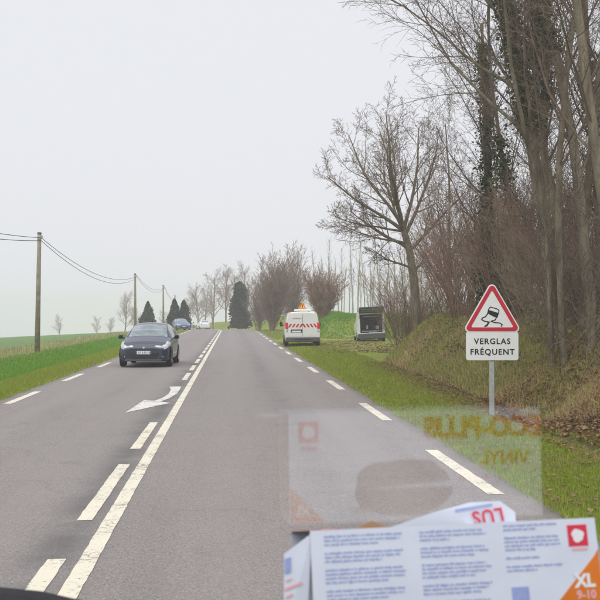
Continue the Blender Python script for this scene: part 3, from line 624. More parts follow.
# ------------------------------------------------------------------ utility poles and cables
poles = [(-11.6, 3.0), (-10.7, 53.0), (-10.35, 103), (-10.1, 142), (-11.2, 190)]
PL = ['wooden pole standing behind the frame edge, carrying the cable leaving left', 'nearest tall wooden utility pole, left of the navy car', 'second wooden utility pole, above the navy car roof', 'third wooden utility pole, right above the navy car', 'faint farthest utility pole by the paired conifers']
tops = []
for i, ((X, Y), lb) in enumerate(zip(poles, PL)):
    z = hz(X, Y); top = (6.3, 6.28, 6.15, 6.1, 5.6)[i]; h = top - z
    e = empty('utility_pole', (X, Y, z), (radians(.3), radians(.9 if i == 1 else -.3), 0)); tag(e, lb, 'pole', 'wooden utility poles along the field')
    MB().tube([(0, 0, -.3), (0, 0, h * .5), (0, 0, h)], [.155, .13, .105], 12).build('shaft', M['wood_pole'], e, True)
    MB().lathe([(0, .06), (.10, .05), (.125, 0), (.125, -.03)], 10, 'z', (0, 0, h)).build('cap', M['grey_plastic'], e)
    MB().box((.14, 0, h - .22), (.10, .06, .20), b=.01).build('bracket', M['galv'], e)
    MB().lathe([(.118, -.1), (.124, -.1), (.124, .1), (.118, .1)], 14, 'z', (0, 0, h - .22)).build('strap', M['galv'], e)
    tops.append(Vector((X + .2, Y, top - .25)))
for i in range(4):
    for j, (dz, sag, lb) in enumerate(((0, 1.0, 'upper'), (-.16, 1.18, 'lower'))):
        a, b = tops[i], tops[i + 1]; P = []
        for k in range(25):
            t = k / 24; p = a.lerp(b, t); p.z += dz - sag * (1.15 if i == 1 else .9) * 4 * t * (1 - t); P.append(p)
        o = MB().tube(P, .017, 5).build('overhead_cable', M['cable'])
        wh = ['leaving the frame left of the nearest pole', 'sagging from the nearest pole to the second pole', 'between the second and third poles', 'between the third pole and the farthest'][i]
        tag(o, f'{lb} dark cable {wh}', 'cable', 'overhead cables')

# ------------------------------------------------------------------ warning sign
sp = at(492, 16.6); sg = empty('warning_sign', sp, (0, 0, radians(-4))); tag(sg, 'red-bordered triangular slippery road sign over a VERGLAS FREQUENT panel on grey post', 'road sign')
ZB = 1.8 - (361 - 314) / FPX * 16.6 - sp.z          # bottom edge of the panel
PW, PH = .94, .51; TW = 1.01; TH = TW * .866
MB().box((0, .035, (ZB + PH + TH - .25 - .3) / 2), (.085, .05, ZB + PH + TH - .25 + .3), b=.008).build('post', M['galv'], sg)
def rpoly(pts, r, n=6):
    out = []; m = len(pts)
    for i in range(m):
        p, a, b = Vector(pts[i]), Vector(pts[i - 1]), Vector(pts[(i + 1) % m]); da, db = (a - p).normalized(), (b - p).normalized()
        half = da.angle(db) / 2; k = r / math.tan(half); c = p + (da + db).normalized() * (r / sin(half)); s, e = p + da * k, p + db * k
        a0 = math.atan2(*(s - c).yx); a1 = math.atan2(*(e - c).yx); d = (a1 - a0 + pi) % (2 * pi) - pi
        out += [(c.x + r * cos(a0 + d * j / n), c.y + r * sin(a0 + d * j / n)) for j in range(n + 1)]
    return out
def flat(z0): return lambda u, v, t: (u, t, z0 + v)
def ring(outer, inner, z0, t0, t1):
    n = len(outer); V = [(u, t, z0 + v) for t in (t1, t0) for P in (outer, inner) for u, v in P]; F = []
    for i in range(n):
        j = (i + 1) % n; F += [(i, j, n + j, n + i), (2 * n + i, 2 * n + n + i, 2 * n + n + j, 2 * n + j), (i, 2 * n + i, 2 * n + j, j), (n + i, n + j, 3 * n + j, 3 * n + i)]
    return MB().add(V, F)
def tri(s): return [(-TW / 2 * s, TH / 3 * (1 - s)), (TW / 2 * s, TH / 3 * (1 - s)), (0, TH / 3 * (1 - s) + TH * s)]
ZT = ZB + PH + .012
pn = MB().prism(rpoly([(-PW / 2, 0), (PW / 2, 0), (PW / 2, PH), (-PW / 2, PH)], .045), flat(ZB), .008, -.012).build('text_panel', M['sign_white'], sg)
for tx, zz in (('VERGLAS', .335), ('FRÉQUENT', .145)):
    link('lettering', text_mesh(tx, .143, M['sign_black'], 1.17, .001, .003), pn, (0, -.0145, ZB + zz), (pi / 2, 0, 0))
tp = MB().prism(rpoly(tri(1.07), .075), flat(ZT), .008, -.012).build('triangle_plate', M['sign_white'], sg)
ring(rpoly(tri(1.0), .06), rpoly(tri(.765), .02), ZT, -.0125, -.0155).build('red_border', M['sign_red'], tp)
MB().box((0, .02, ZB + PH * .5), (.5, .02, .04)).build('clamp', M['galv'], sg); MB().box((0, .02, ZT + .25), (.4, .02, .04)).build('clamp', M['galv'], sg)
# slippery-road pictogram (rear of a car tilted over skid tracks), built from small plates
def px(u, v): return ((u - 310) / 545 * TW, (520 - v) / 545 * TW)
def plate(poly): return MB().prism([px(*q) for q in poly], flat(ZT), -.0125, -.0148)
pic = plate([(262, 345), (270, 312), (375, 345), (362, 388), (330, 382), (290, 362)]).build('pictogram', M['sign_black'], tp)
def stroke(pts, w):
    b = MB(); 
    for (a, c) in zip(pts[:-1], pts[1:]):
        a, c = Vector(a), Vector(c); d = (c - a).normalized(); n = Vector((-d.y, d.x)) * w / 2; b.prism([px(*(a - d * w * .3 + n)), px(*(c + d * w * .3 + n)), px(*(c + d * w * .3 - n)), px(*(a - d * w * .3 - n))], flat(ZT), -.0125, -.0146)
    return b
stroke([(272, 312), (292, 286), (352, 302), (376, 318), (372, 345)], 9).build('pictogram_line', M['sign_black'], tp)
stroke([(266, 350), (246, 380), (215, 392), (208, 408), (236, 424), (272, 430), (262, 455), (238, 474)], 11).build('pictogram_line', M['sign_black'], tp)
stroke([(352, 386), (338, 412), (300, 424), (330, 436), (385, 442), (408, 458), (396, 474)], 10).build('pictogram_line', M['sign_black'], tp)
plate([(272, 432), (292, 424), (262, 474), (232, 480), (255, 455)]).build('pictogram', M['sign_black'], tp)

# ------------------------------------------------------------------ vehicles
def loft_body(st, ring_n, parent, m_body, m_glass, glass, nst=56, cap=(True, True), L_=4.0, extra=None):
    """st: dict of arrays over 'l'; returns the body and glass parts. glass(l, j) names the part a face belongs to"""
    l0 = np.array(st['l']); lv = np.sort(np.unique(np.concatenate([np.linspace(l0[0], l0[-1], nst), l0])))
    def f(k):
        v = np.interp(lv, l0, st[k]); a = v.copy(); a[1:-1] = .25 * v[:-2] + .5 * v[1:-1] + .25 * v[2:]; return a
    w, zb, zk, zt, wt, cr = (f(k) for k in ('w', 'zb', 'zk', 'zt', 'wt', 'cr'))
    rings = []
    for i in range(len(lv)):
        W_, b, k, t, u, c = w[i], zb[i], zk[i], zt[i], wt[i], cr[i]; y = lv[i] - L_ / 2
        P = [(0, b), (W_ * .80, b), (W_ * .93, b + .04), (W_ * .985, b + .14 * (k - b)), (W_, b + .42 * (k - b)), (W_ * .995, b + .68 * (k - b)), (W_ * .982, b + .9 * (k - b)), (W_ * .962, k)]
        e = min(1., max(.12, (t - k) / .45)); P += [(W_ * .962 + (u - W_ * .962) * .5 + .012 * e, k + (t - k) * .52), (u + .004, t - .05 * e), (u * .93, t - .012 * e), (u * .6, t + c * .6), (u * .25, t + c * .95), (0, t + c)]
        rings.append([(x, y, z) for x, z in P])
    n = len(rings[0]); parts = {}
    for i in range(len(lv) - 1):
        for j in range(n - 1):
            nm = glass((lv[i] + lv[i + 1]) / 2, j)
            for sgn in (1, -1):
                q = [rings[i][j], rings[i + 1][j], rings[i + 1][j + 1], rings[i][j + 1]]; q = [(sgn * x, y, z) for x, y, z in q]
                b = parts.setdefault((nm, 0 if nm in ('body', 'windscreen', 'rear_window') else sgn * (1 + int(lv[i] > 2.45))), {'v': {}, 'V': [], 'F': []}); ids = []
                for p in q:
                    key = tuple(round(a, 5) for a in p)
                    if key not in b['v']: b['v'][key] = len(b['V']); b['V'].append(p)
                    ids.append(b['v'][key])
                ids = list(dict.fromkeys(ids))
                if len(ids) > 2: b['F'].append(tuple(ids if sgn < 0 else ids[::-1]))
    for (nm, _), b in parts.items():
        if nm == 'body':
            for e_, on in ((0, cap[0]), (-1, cap[1])):
                if on:
                    n0 = len(b['V']); full = rings[e_] + [(-x, y, z) for x, y, z in rings[e_][::-1][1:-1]]; b['V'] += full; b['F'].append(tuple(range(n0, n0 + len(full))))
    out = {}
    for (nm, _), b in parts.items():
        if nm in ('none',): continue
        me = mesh_py(nm, b['V'], b['F'], m_body if nm == 'body' else (M['lens'] if nm == 'headlight' else m_glass), True); out[nm] = link(nm, me, parent)
    return out
def wheel(parent, x, y, r, w=.2, m=None):
    s = 1 if x > 0 else -1
    o = MB().lathe([(r * .62, -w / 2), (r * .93, -w / 2), (r, -w * .32), (r, w * .32), (r * .93, w / 2), (r * .62, w / 2)], 28, 'x').build('wheel', M['rubber'], parent, True, (x, y, r))
    MB().lathe([(r * .63, s * w * .46), (r * .60, s * w * .3), (r * .2, s * w * .30), (0, s * w * .36)], 28, 'x').build('rim', M['rim'], o, True)
    sp_ = MB()
    for k in range(5):
        a = k * 2 * pi / 5; sp_.box((s * w * .38, cos(a) * r * .36, sin(a) * r * .36), (w * .12, r * .16, r * .48), Matrix.Rotation(-a - pi / 2 + pi, 3, 'X'))
    sp_.build('spokes', M['rim'], o); return o
def arch(parent, x, y, r):
    s = 1 if x > 0 else -1; V = []; F = []
    for k in range(17):
        a = pi * k / 16; V += [(x + s * .004, y + cos(a) * r * 1.17, r + sin(a) * r * 1.17), (x - s * .03, y + cos(a) * r * .8, r + sin(a) * r * .8)]
        if k: F.append((2 * k - 2, 2 * k - 1, 2 * k + 1, 2 * k))
    MB().add(V, F).build('wheel_arch', M['black'], parent)
HATCH = dict(l=[0, .05, .14, .34, .70, 1.02, 1.20, 1.55, 1.98, 2.40, 3.0, 3.45, 3.70, 3.86, 3.95],
             w=[.60, .70, .775, .825, .855, .86, .862, .862, .862, .862, .86, .845, .82, .78, .72],
             zb=[.26, .22, .20, .19, .18, .18, .18, .18, .18, .18, .18, .20, .24, .28, .32],
             zk=[.60, .64, .68, .76, .85, .90, .925, .95, .975, .99, 1.02, 1.045, 1.02, .92, .80],
             zt=[.63, .68, .735, .815, .905, .965, 1.00, 1.22, 1.405, 1.445, 1.43, 1.38, 1.22, 1.02, .84],
             wt=[.50, .60, .66, .70, .72, .72, .715, .66, .595, .585, .575, .56, .58, .62, .62],
             cr=[.01, .02, .03, .045, .05, .05, .04, .045, .045, .04, .04, .035, .04, .03, .02])
def hatch_glass(l, j):
    if 1.19 < l < 1.96 and j >= 10: return 'windscreen'
    if 3.46 < l < 3.82 and j >= 10: return 'rear_window'
    if 1.5 < l < 3.3 and j in (7, 8) and not 2.40 < l < 2.50: return 'side_window'
    if .03 < l < .60 and 6 <= j <= (10 if l < .11 else 9 if l < .2 else 8): return 'headlight'
    return 'body'
def hatchback(name, label, loc, rot, paint, group='cars on the road', plate_w=True):
    e = empty(name, loc, (0, 0, rot)); tag(e, label, 'car', group); L_ = 3.95; f0 = -L_ / 2
    B_ = loft_body(HATCH, 14, e, paint, M['glass_painted_sky'], hatch_glass, 60, L_=L_)
    for s in (1, -1):
        for y in (f0 + .72, f0 + 3.2): wheel(e, s * .775, y, .305, .19); arch(e, s * .862, y, .315)
        MB().lathe([(0, -.02), (.045, -.015), (.05, .02)], 12, 'y', (s * .60, f0 + .035, .36)).build('fog_light', M['chrome'], e)
        mm = MB().box((s * .97, f0 + 1.42, .985), (.17, .10, .13), b=.03).build('mirror', paint, e, True)
        MB().tube([(s * .84, f0 + 1.40, .95), (s * .92, f0 + 1.42, .96)], .025, 6).build('mirror_arm', M['black'], mm)
        MB().tube([(s * .13 - .1, f0 + 1.12, .995), (s * .13 + s * .42, f0 + 1.24, 1.035)], .012, 5).build('wiper', M['black'], e)
        MB().box((s * .62, L_ / 2 - .05, .88), (.14, .10, .22), b=.02).build('tail_light', M['red_lens'], e)
    MB().prism([(-.40, .285), (.40, .285), (.52, .44), (.50, .475), (-.50, .475), (-.52, .44)], lambda u, v, t: (u, t, v), f0 - .028, f0 + .06).build('lower_grille', M['black'], e)
    MB().prism([(-.44, .612), (.44, .612), (.46, .655), (-.46, .655)], lambda u, v, t: (u, t + abs(u) * .05, v), f0 - .012, f0 + .1).build('upper_grille', M['black'], e)
    MB().lathe([(0, -.02), (.042, -.018), (.046, 0)], 20, 'y', (0, f0 - .012, .655)).build('badge', M['chrome'], e)
    MB().box((0, f0 - .022, .245), (1.25, .05, .05), b=.015).build('bumper_lip', M['grey_plastic'], e)
    p = MB().box((0, f0 - .04, .50), (.52, .015, .11)).build('number_plate', M['plate'], e)
    MB().box((-.24, f0 - .0495, .50), (.04, .004, .11)).build('plate_band', M['plate_blue'], p); MB().box((.24, f0 - .0495, .50), (.04, .004, .11)).build('plate_band', M['plate_blue'], p)
    ch = MB()
    for k, x in enumerate((-.17, -.115, -.03, .025, .08, .15, .195)): ch.box((x, f0 - .0495, .50), (.014, .004, .07)).box((x + .016, f0 - .0495, .50 + (.02 if k % 2 else -.012)), (.018, .004, .014))
    ch.build('plate_characters', M['sign_black'], p)
    MB().tube([(.0, L_ / 2 - 1.5, 1.48), (.0, L_ / 2 - 1.35, 1.62)], .006, 4).build('aerial', M['black'], e)
    return e
hatchback('parked_car' if False else 'hatchback_car', 'dark navy hatchback driving towards the viewer in the oncoming lane', (-2.83, 33.6, .016), radians(-2), M['navy'])
yb = 150; hatchback('hatchback_car', 'white car far ahead near the crest of the road', (-4.4, yb, float(grade(yb)) + .02), pi + .2, M['car_white'])
yb = 116; xb = (181.5 - 231) / FPX * yb; hatchback('hatchback_car', 'small blue car in front of the paired conifers', (xb, yb, hz(xb, yb) - .02), .25, M['car_blue'])

VAN = dict(l=[0, .06, .2, .55, .85, 1.1, 1.6, 2.0, 2.4, 3.2, 4.2, 4.75, 4.90, 4.95],
           w=[.66, .80, .90, .945, .955, .96, .96, .96, .96, .96, .96, .95, .935, .92],
           zb=[.30, .26, .24, .23, .22, .22, .22, .22, .22, .22, .24, .28, .32, .34],
           zk=[.75, .82, .90, 1.00, 1.06, 1.10, 1.13, 1.14, 1.15, 1.15, 1.15, 1.15, 1.14, 1.13],
           zt=[.78, .86, .95, 1.07, 1.14, 1.25, 1.62, 1.80, 1.86, 1.88, 1.88, 1.87, 1.85, 1.83],
           wt=[.55, .68, .78, .82, .82, .82, .79, .77, .77, .77, .77, .76, .745, .73],
           cr=[.01, .03, .04, .05, .05, .05, .05, .045, .045, .045, .045, .04, .035, .03])
def van_glass(l, j):
    if 1.05 < l < 1.95 and j >= 10: return 'windscreen'
    if 1.5 < l < 2.35 and j in (7, 8): return 'side_window'
    return 'body'
def van_glass_open(l, j):
    return 'none' if False else van_glass(l, j)
# white works van on the verge, rear towards the camera
vx, vy = (304 - 231) / FPX * 51, 53.2
v1 = empty('works_van', (vx, vy, hz(vx, vy) + .0), (0, radians(.4), pi - radians(2.0))); tag(v1, 'white works van with red and white rear stripes and amber roof sign, parked on verge', 'van')
loft_body(VAN, 14, v1, M['van_white'], M['glass_painted_sky'], van_glass, 50, L_=4.95)
ye = 4.95 / 2
for s in (1, -1):
    for y in (-ye + .95, ye - .95): wheel(v1, s * .86, y, .335, .215); arch(v1, s * .958, y, .345)
    tl = MB().box((s * .86, ye - .02, 1.15), (.15, .13, .36), b=.02).build('tail_light', M['red_lens'], v1)
    MB().box((s * .865, ye - .02, .91), (.115, .118, .17), b=.02).build('reversing_light', M['lens'], tl)
    MB().tube([(s * .95, -ye + 1.55, 1.12), (s * 1.04, -ye + 1.55, 1.14)], .03, 6).build('mirror_arm', M['black'], v1)
    MB().box((s * 1.10, -ye + 1.55, 1.20), (.16, .12, .27), b=.03).build('mirror', M['black'], v1)
    MB().box((s * .70, ye - .07, 1.845), (.12, .10, .05), b=.015).build('marker_lamp', M['amber'], v1)
    MB().box((s * .05 + s * .0, ye + .012, .90), (.05, .02, .10), b=.004).build('door_handle', M['black'], v1) if s > 0 else None
bp = MB().box((0, ye + .03, .40), (1.84, .18, .26), b=.04).build('rear_bumper', M['grey_plastic'], v1)
MB().box((0, ye + .122, .40), (.9, .01, .05)).build('bumper_strip', M['black'], bp)
door = MB().box((.0, ye + .004, 1.18), (1.58, .012, 1.20), b=.004).build('rear_door', M['van_white'], v1)
MB().box((0, ye + .0115, 1.18), (.014, .006, 1.19)).build('door_seam', M['black'], door)
for k in range(8):
    u0 = -.79 + k * .2; d = .12 if k < 4 else -.12
    if k >= 4: u0 = .79 - (k - 4) * .2 - .1
    MB().prism([(u0, 1.06), (u0 + .1, 1.06), (u0 + .1 + d, 1.25), (u0 + d, 1.25)], lambda u, v, t: (-u, t, v), ye + .0105, ye + .0135).build('warning_stripe', M['sign_red'], door)
pr = MB().box((.34, ye + .012, .86), (.60, .008, .17)).build('plate_recess', M['black'], door); MB().box((.34, ye + .018, .835), (.50, .006, .09)).build('number_plate', M['plate'], pr)
for zz, w_, x0 in ((1.555, .48, .30), (1.52, .42, .33)): MB().box((x0, ye + .0115, zz), (w_, .004, .022)).build('door_lettering', M['bay_item'], door)
MB().box((.02, ye + .0115, 1.555), (.09, .004, .03)).build('door_lettering', M['amber'], door)
rb = MB().box((-.02, ye - .5, 1.985), (.92, .30, .11), b=.03).build('roof_bar', M['van_white'], v1)
for s in (1, -1): MB().box((s * .36, ye - .5, 1.925), (.05, .2, .06)).build('bar_foot', M['grey_plastic'], rb)
fr = MB().prism([(-.30, 0), (.26, 0), (-.02, .46)], lambda u, v, t: (u * .8, t, 2.05 + v * .8), ye - .47, ye - .51).build('warning_triangle', M['sign_red'], v1)
MB().prism([(-.235, .035), (.195, .035), (-.02, .385)], lambda u, v, t: (u * .8, t, 2.05 + v * .8), ye - .469, ye - .466).build('amber_face', M['amber'], fr)
MB().prism([(-.05, .12), (.01, .12), (.0, .30), (-.04, .30)], lambda u, v, t: (u * .8, t, 2.05 + v * .8), ye - .465, ye - .462).build('symbol', M['sign_black'], fr)
for u, v in ((-.19, .05), (.16, .05), (-.016, .32)): MB().lathe([(0, .03), (.042, .02), (.046, 0)], 14, 'y', (u, ye - .464, 2.05 + v)).build('flash_lamp', M['amber'], fr)
# white van with raised tailgate in the field entrance
V2 = dict(VAN); ux, uy = (375.5 - 231) / FPX * 60, 62.4
v2 = empty('open_van', (ux, uy, hz(ux, uy) - .06), (radians(-1.5), radians(2.5), pi - radians(4))); v2.scale = (.95, .9, 1.07); tag(v2, 'white van with its tailgate raised over a dark cargo bay, in the field entrance', 'van')
VO = {k: list(v) for k, v in VAN.items()}
loft_body(VO, 14, v2, M['van_white'], M['glass_painted_sky'], van_glass, 50, L_=4.95)
for s in (1, -1):
    for y in (-ye + .95, ye - .95): wheel(v2, s * .86, y, .335, .215); arch(v2, s * .958, y, .345)
    MB().box((s * .88, ye - .02, 1.05), (.09, .10, .5), b=.02).build('tail_light', M['red_lens'] if False else M['lens'], v2)
    MB().box((s * .82, ye + .02, 1.18), (.15, .07, 1.28), b=.02).build('door_pillar', M['van_white'], v2)
bay = MB().box((0, ye + .006, 1.17), (1.52, .012, 1.16)).build('bay_shade_panel', M['bay'], v2)  # flat panel on the closed rear, painted as the shaded interior
for c_, d_ in (((.28, ye + .03, .98), (.12, .04, .22)), ((-.42, ye + .03, .95), (.22, .04, .20)), ((0, ye + .03, .74), (1.3, .05, .05)), ((.0, ye + .03, 1.62), (1.1, .04, .06)), ((-.1, ye + .03, .66), (.5, .04, .08))):
    MB().box(c_, d_, b=.008).build('cargo_item', M['bay_item'], bay)
MB().box((0, ye + .05, .43), (1.86, .22, .34), b=.05).build('rear_bumper', M['grey_plastic'], v2)
MB().box((0, ye + .045, .615), (1.70, .10, .05), b=.01).build('sill', M['van_white'], v2)
Mt = Matrix.Rotation(radians(-76), 3, 'X')
tg = MB().box((0, ye + .52, 2.02), (1.66, .07, 1.15), Matrix.Rotation(radians(-72), 3, 'X'), b=.025).build('tailgate', M['grey_plastic'], v2)
MB().box((0, ye + .66, 1.945 + .055), (1.35, .02, .55), Matrix.Rotation(radians(-72), 3, 'X')).build('tailgate_window', M['glass_painted_sky'], tg)
for s in (1, -1): MB().tube([(s * .78, ye - .02, 1.45), (s * .76, ye + .55, 1.98)], .014, 6).build('gas_strut', M['black'], v2)
# slack white rope from the works van across to the entrance
ra, rbb, rcc = ray(323.5, 322, 52.2), ray(346, 336, 57), ray(361, 331, 61.0); P = []
for k in range(15):
    t = k / 14; P.append(ra * (1 - t) ** 2 + (rbb * 2 - (ra + rcc) * .5) * (2 * t * (1 - t)) + rcc * t * t)
for p in P: p.z = max(p.z, hz(p.x, p.y) + .03)
tag(MB().tube(P, .013, 5).build('rope', M['rope']), 'slack white rope strung between the two white vans', 'rope')
# reflective marker post at the bend
mp_ = at(192, 117); e = empty('marker_post', mp_); tag(e, 'small white marker post at the left of the far bend', 'post'); MB().box((0, 0, .45), (.14, .10, 1.1), b=.02).build('shaft', M['sign_white'], e); MB().box((0, -.053, .8), (.1, .006, .14)).build('reflector', M['sign_red'], e)

# ------------------------------------------------------------------ the viewer's own vehicle: dashboard and windscreen
cab = empty('driver_cabin', (0, .2, 0)); tag(cab, 'dark dashboard and raked clear windscreen of the van we look out of', 'vehicle interior')
def C(v): return Vector(v) - Vector((0, .2, 0))
GN = Vector((-.0762, .7969, .5993)).normalized(); GD = .569     # glass plane, relative to the eye
def on_glass(x, z): return Vector((x, (GD - GN.x * x - GN.z * z) / GN.y, z)) + EYE
def glass_mat():
    m = bpy.data.materials.new('windscreen_glass'); m.use_nodes = True; n = m.node_tree.nodes; L = m.node_tree.links; n.remove(n['Principled BSDF'])
    g = N(m, 'ShaderNodeNewGeometry'); d = N(m, 'ShaderNodeVectorMath'); d.operation = 'DOT_PRODUCT'; L.new(g.outputs['Incoming'], d.inputs[0]); L.new(g.outputs['Normal'], d.inputs[1])
    a = N(m, 'ShaderNodeMath'); a.operation = 'ABSOLUTE'; L.new(d.outputs['Value'], a.inputs[0]); o = N(m, 'ShaderNodeMath'); o.operation = 'SUBTRACT'; o.inputs[0].default_value = 1; L.new(a.outputs[0], o.inputs[1])
    p = N(m, 'ShaderNodeMath'); p.operation = 'POWER'; p.inputs[1].default_value = 5; L.new(o.outputs[0], p.inputs[0]); k = N(m, 'ShaderNodeMath'); k.operation = 'MULTIPLY_ADD'; k.inputs[1].default_value = .955; k.inputs[2].default_value = .066; L.new(p.outputs[0], k.inputs[0])
    t = N(m, 'ShaderNodeBsdfTransparent'); t.inputs[0].default_value = (.985, .99, .985, 1); gl = N(m, 'ShaderNodeBsdfAnisotropic'); gl.inputs['Roughness'].default_value = 0.0; gl.inputs[0].default_value = (1, 1, 1, 1)
    mxs = N(m, 'ShaderNodeMixShader'); L.new(k.outputs[0], mxs.inputs[0]); L.new(t.outputs[0], mxs.inputs[1]); L.new(gl.outputs[0], mxs.inputs[2]); L.new(mxs.outputs[0], n['Material Output'].inputs['Surface']); return m
M['windscreen'] = glass_mat()
xa, xb_, zt_, zb_ = -.62, .98, .34, -.315
c4 = [on_glass(xa, zb_), on_glass(xb_, zb_), on_glass(xb_ - .12, zt_), on_glass(xa + .12, zt_)]
MB().add([C(p) for p in c4] + [C(p + GN * .0012) for p in c4], [(3, 2, 1, 0), (4, 5, 6, 7), (0, 1, 5, 4), (1, 2, 6, 5), (2, 3, 7, 6), (3, 0, 4, 7)]).build('windscreen', M['windscreen'], cab)
M['dash'] = mat('dash_plastic', (.012, .012, .013), (.018, .018, .019), 60, .7, .25, bump=.3, bscale=300)
# dashboard top: slopes gently down to the foot of the glass; box stands on it
def Rm(ax, a): return Matrix.Rotation(a, 3, ax)
BRM = Rm('Z', .092) @ Rm('X', -.2316) @ Rm('Y', -.0081); BO = EYE + Vector((.0643, .7653, -.1766)); BL, BD, BH = .248, .1035, .070
def bx(a, b, c): return BO + BRM @ Vector((a * BL, b * BD, -c * BH))
dn = BRM @ Vector((0, 0, 1)); d0 = bx(.5, .5, 1)
def dz_at(x, y):
    z = d0.z - (dn.x * (x - d0.x) + dn.y * (y - d0.y)) / dn.z - .0015
    if x < -.06: z += .036 * float(ss(np.array(-.06 - x), 0, .16)) * float(ss(np.array(y), .66, .86))
    return z
V = []; F = []; nx, ny = 40, 22
for j in range(ny + 1):
    for i in range(nx + 1):
        x = xa + .01 + (xb_ - xa - .02) * i / nx; y = .44 + (.99 - .44) * j / ny
        z = dz_at(x, y); gy = on_glass(x, z - EYE.z).y - .012; y2 = min(y, gy); z = dz_at(x, y2)
        if j == 0: z -= .05
        V.append(C((x, y2, z)))
        if i and j: a = j * (nx + 1) + i; F.append((a - nx - 2, a - nx - 1, a, a - 1))
n0 = len(V)                        # unseen front apron, extended so the windscreen reflects only dark
for r, (yy_, dd) in enumerate(((.33, -.10), (.15, -.26), (-.1, -.40), (-.45, -.46))):
    for i in range(nx + 1): x = xa + .01 + (xb_ - xa - .02) * i / nx; V.append(C((x, yy_, d0.z + dd)))
    for i in range(nx): p0 = i if r == 0 else n0 + (r - 1) * (nx + 1) + i; F.append((p0, n0 + r * (nx + 1) + i, n0 + r * (nx + 1) + i + 1, p0 + 1))
link('dashboard', mesh_py('dashboard', V, F, M['dash'], True), cab)
for p, q in ((c4[0], c4[3]), (c4[1], c4[2])): MB().tube([C(p + GN * .002), C(q + GN * .002)], .032, 8).build('pillar', M['dash'], cab, True)
MB().tube([C(c4[3] + GN * .002), C(c4[2] + GN * .002)], .03, 8).build('header_rail', M['dash'], cab, True)
# ------------------------------------------------------------------ glove box lying on the dashboard
M['card'] = mat('white_card', (.66, .71, .80), (.62, .67, .77), 30, .55, .35)
M['card_in'] = mat('brown_card', (.34, .20, .11), (.42, .26, .15), 40, .9, .1)
M['ink_blue'] = mat('ink_blue', (.27, .34, .62), (.34, .41, .67), 200, .6)
M['ink_red'] = mat('ink_red', (.66, .035, .07), rough=.5); M['ink_orange'] = mat('ink_orange', (.72, .20, .025), (.66, .17, .02), 40, .5); M['ink_pink'] = mat('ink_pink', (.75, .42, .42), rough=.6)
M['ink_rust'] = mat('ink_rust', (.56, .085, .008), (.50, .07, .006), 40, .5); M['ink_white'] = mat('ink_white', (.78, .79, .8), rough=.5)
gb = empty('glove_box', bx(0, 0, 1)); gb.rotation_mode = 'QUATERNION'; gb.rotation_quaternion = BRM.to_quaternion(); tag(gb, 'opened white and orange cardboard glove box lying on the dashboard', 'box')
T_ = .0008
# local space: x 0..BL, y 0..BD (away), z 0..BH
MB().box((BL / 2, T_ / 2, BH / 2), (BL, T_, BH)).build('front_panel', M['card'], gb)
MB().box((BL / 2, BD - T_ / 2, BH / 2), (BL, T_, BH)).build('back_panel', M['card'], gb)
MB().box((BL / 2, BD / 2, .0006), (BL - .001, BD - .002, .001)).build('bottom_panel', M['card_in'], gb)
MB().box((BL - T_ / 2, BD / 2, BH / 2), (T_, BD - .002, BH - .001)).build('end_panel', M['card'], gb)
# top panel with the torn oval opening
ex, ey, rx_, ry_ = .44 * BL, .70 * BD, .19 * BL, .255 * BD; n = 48; oc = []; ou = []
for k in range(n):
    a = 2 * pi * k / n; c_, s_ = cos(a), sin(a); w_ = 1 + .03 * sin(5 * a + 1) + .02 * sin(11 * a); oc.append((ex + rx_ * abs(c_) ** .8 * (1 if c_ > 0 else -1) * w_, ey + ry_ * abs(s_) ** .8 * (1 if s_ > 0 else -1) * w_))
    tx = min([((BL if c_ > 0 else 0) - ex) / c_ if abs(c_) > 1e-6 else 9e9, ((BD if s_ > 0 else 0) - ey) / s_ if abs(s_) > 1e-6 else 9e9]); ou.append((ex + c_ * tx, ey + s_ * tx))
cor = [(0, 0), (BL, 0), (BL, BD), (0, BD)]
for q in cor:      # snap the closest boundary sample to each corner
    i = min(range(n), key=lambda i: (ou[i][0] - q[0]) ** 2 + (ou[i][1] - q[1]) ** 2); ou[i] = q
V = [(x, y, BH) for x, y in ou] + [(x, y, BH) for x, y in oc] + [(x, y, BH - T_) for x, y in oc] + [(x, y, BH - T_) for x, y in ou]; F = []
for i in range(n):
    j = (i + 1) % n; F += [(i, j, n + j, n + i), (n + i, n + j, 2 * n + j, 2 * n + i), (3 * n + i, 2 * n + i, 2 * n + j, 3 * n + j)]
top = MB().add(V, F).build('top_panel', M['card'], gb)
def top_text(body, size, x, y, m, bold=0): return link('print', text_mesh(body, size, m, 1.0, 0, bold), top, (x, y, BH + .0003), (0, 0, pi))
top_text('ECO-PLUS', .0262, .765 * BL, .175 * BD, M['ink_rust'], .0014); top_text('VINYL', .018, (.85) * BL, .46 * BD, M['ink_rust'], .0006)
def logo(parent, x, y, s, fn):
    MB().prism([(x - s, y - s), (x + s, y - s), (x + s, y + s), (x - s, y + s)], fn, 0, .0003).build('print', M['ink_red'], parent)
    pts = [(x + s * (.62 + .08 * sin(5 * a)) * cos(a), y + s * (.62 + .08 * sin(3 * a + 1)) * sin(a)) for a in [2 * pi * k / 20 for k in range(20)]]
    MB().prism(pts, fn, .0003, .0006).build('print', M['ink_white'], parent)
def f_top(u, v, t): return (u, v, BH + .0002 + t)
def f_front(u, v, t): return (u, -.0002 - t, v)
logo(top, .075 * BL, .18 * BD, .0095, f_top)
MB().prism([(.045 * BL, .31 * BD), (.105 * BL, .31 * BD), (.105 * BL, .335 * BD), (.045 * BL, .335 * BD)], f_top, 0, .0003).build('print', M['ink_red'], top)
MB().prism([(.001, BD - .034), (.034, BD - .001), (.001, BD - .001)], f_top, 0, .0003).build('print', M['ink_orange'], top); 
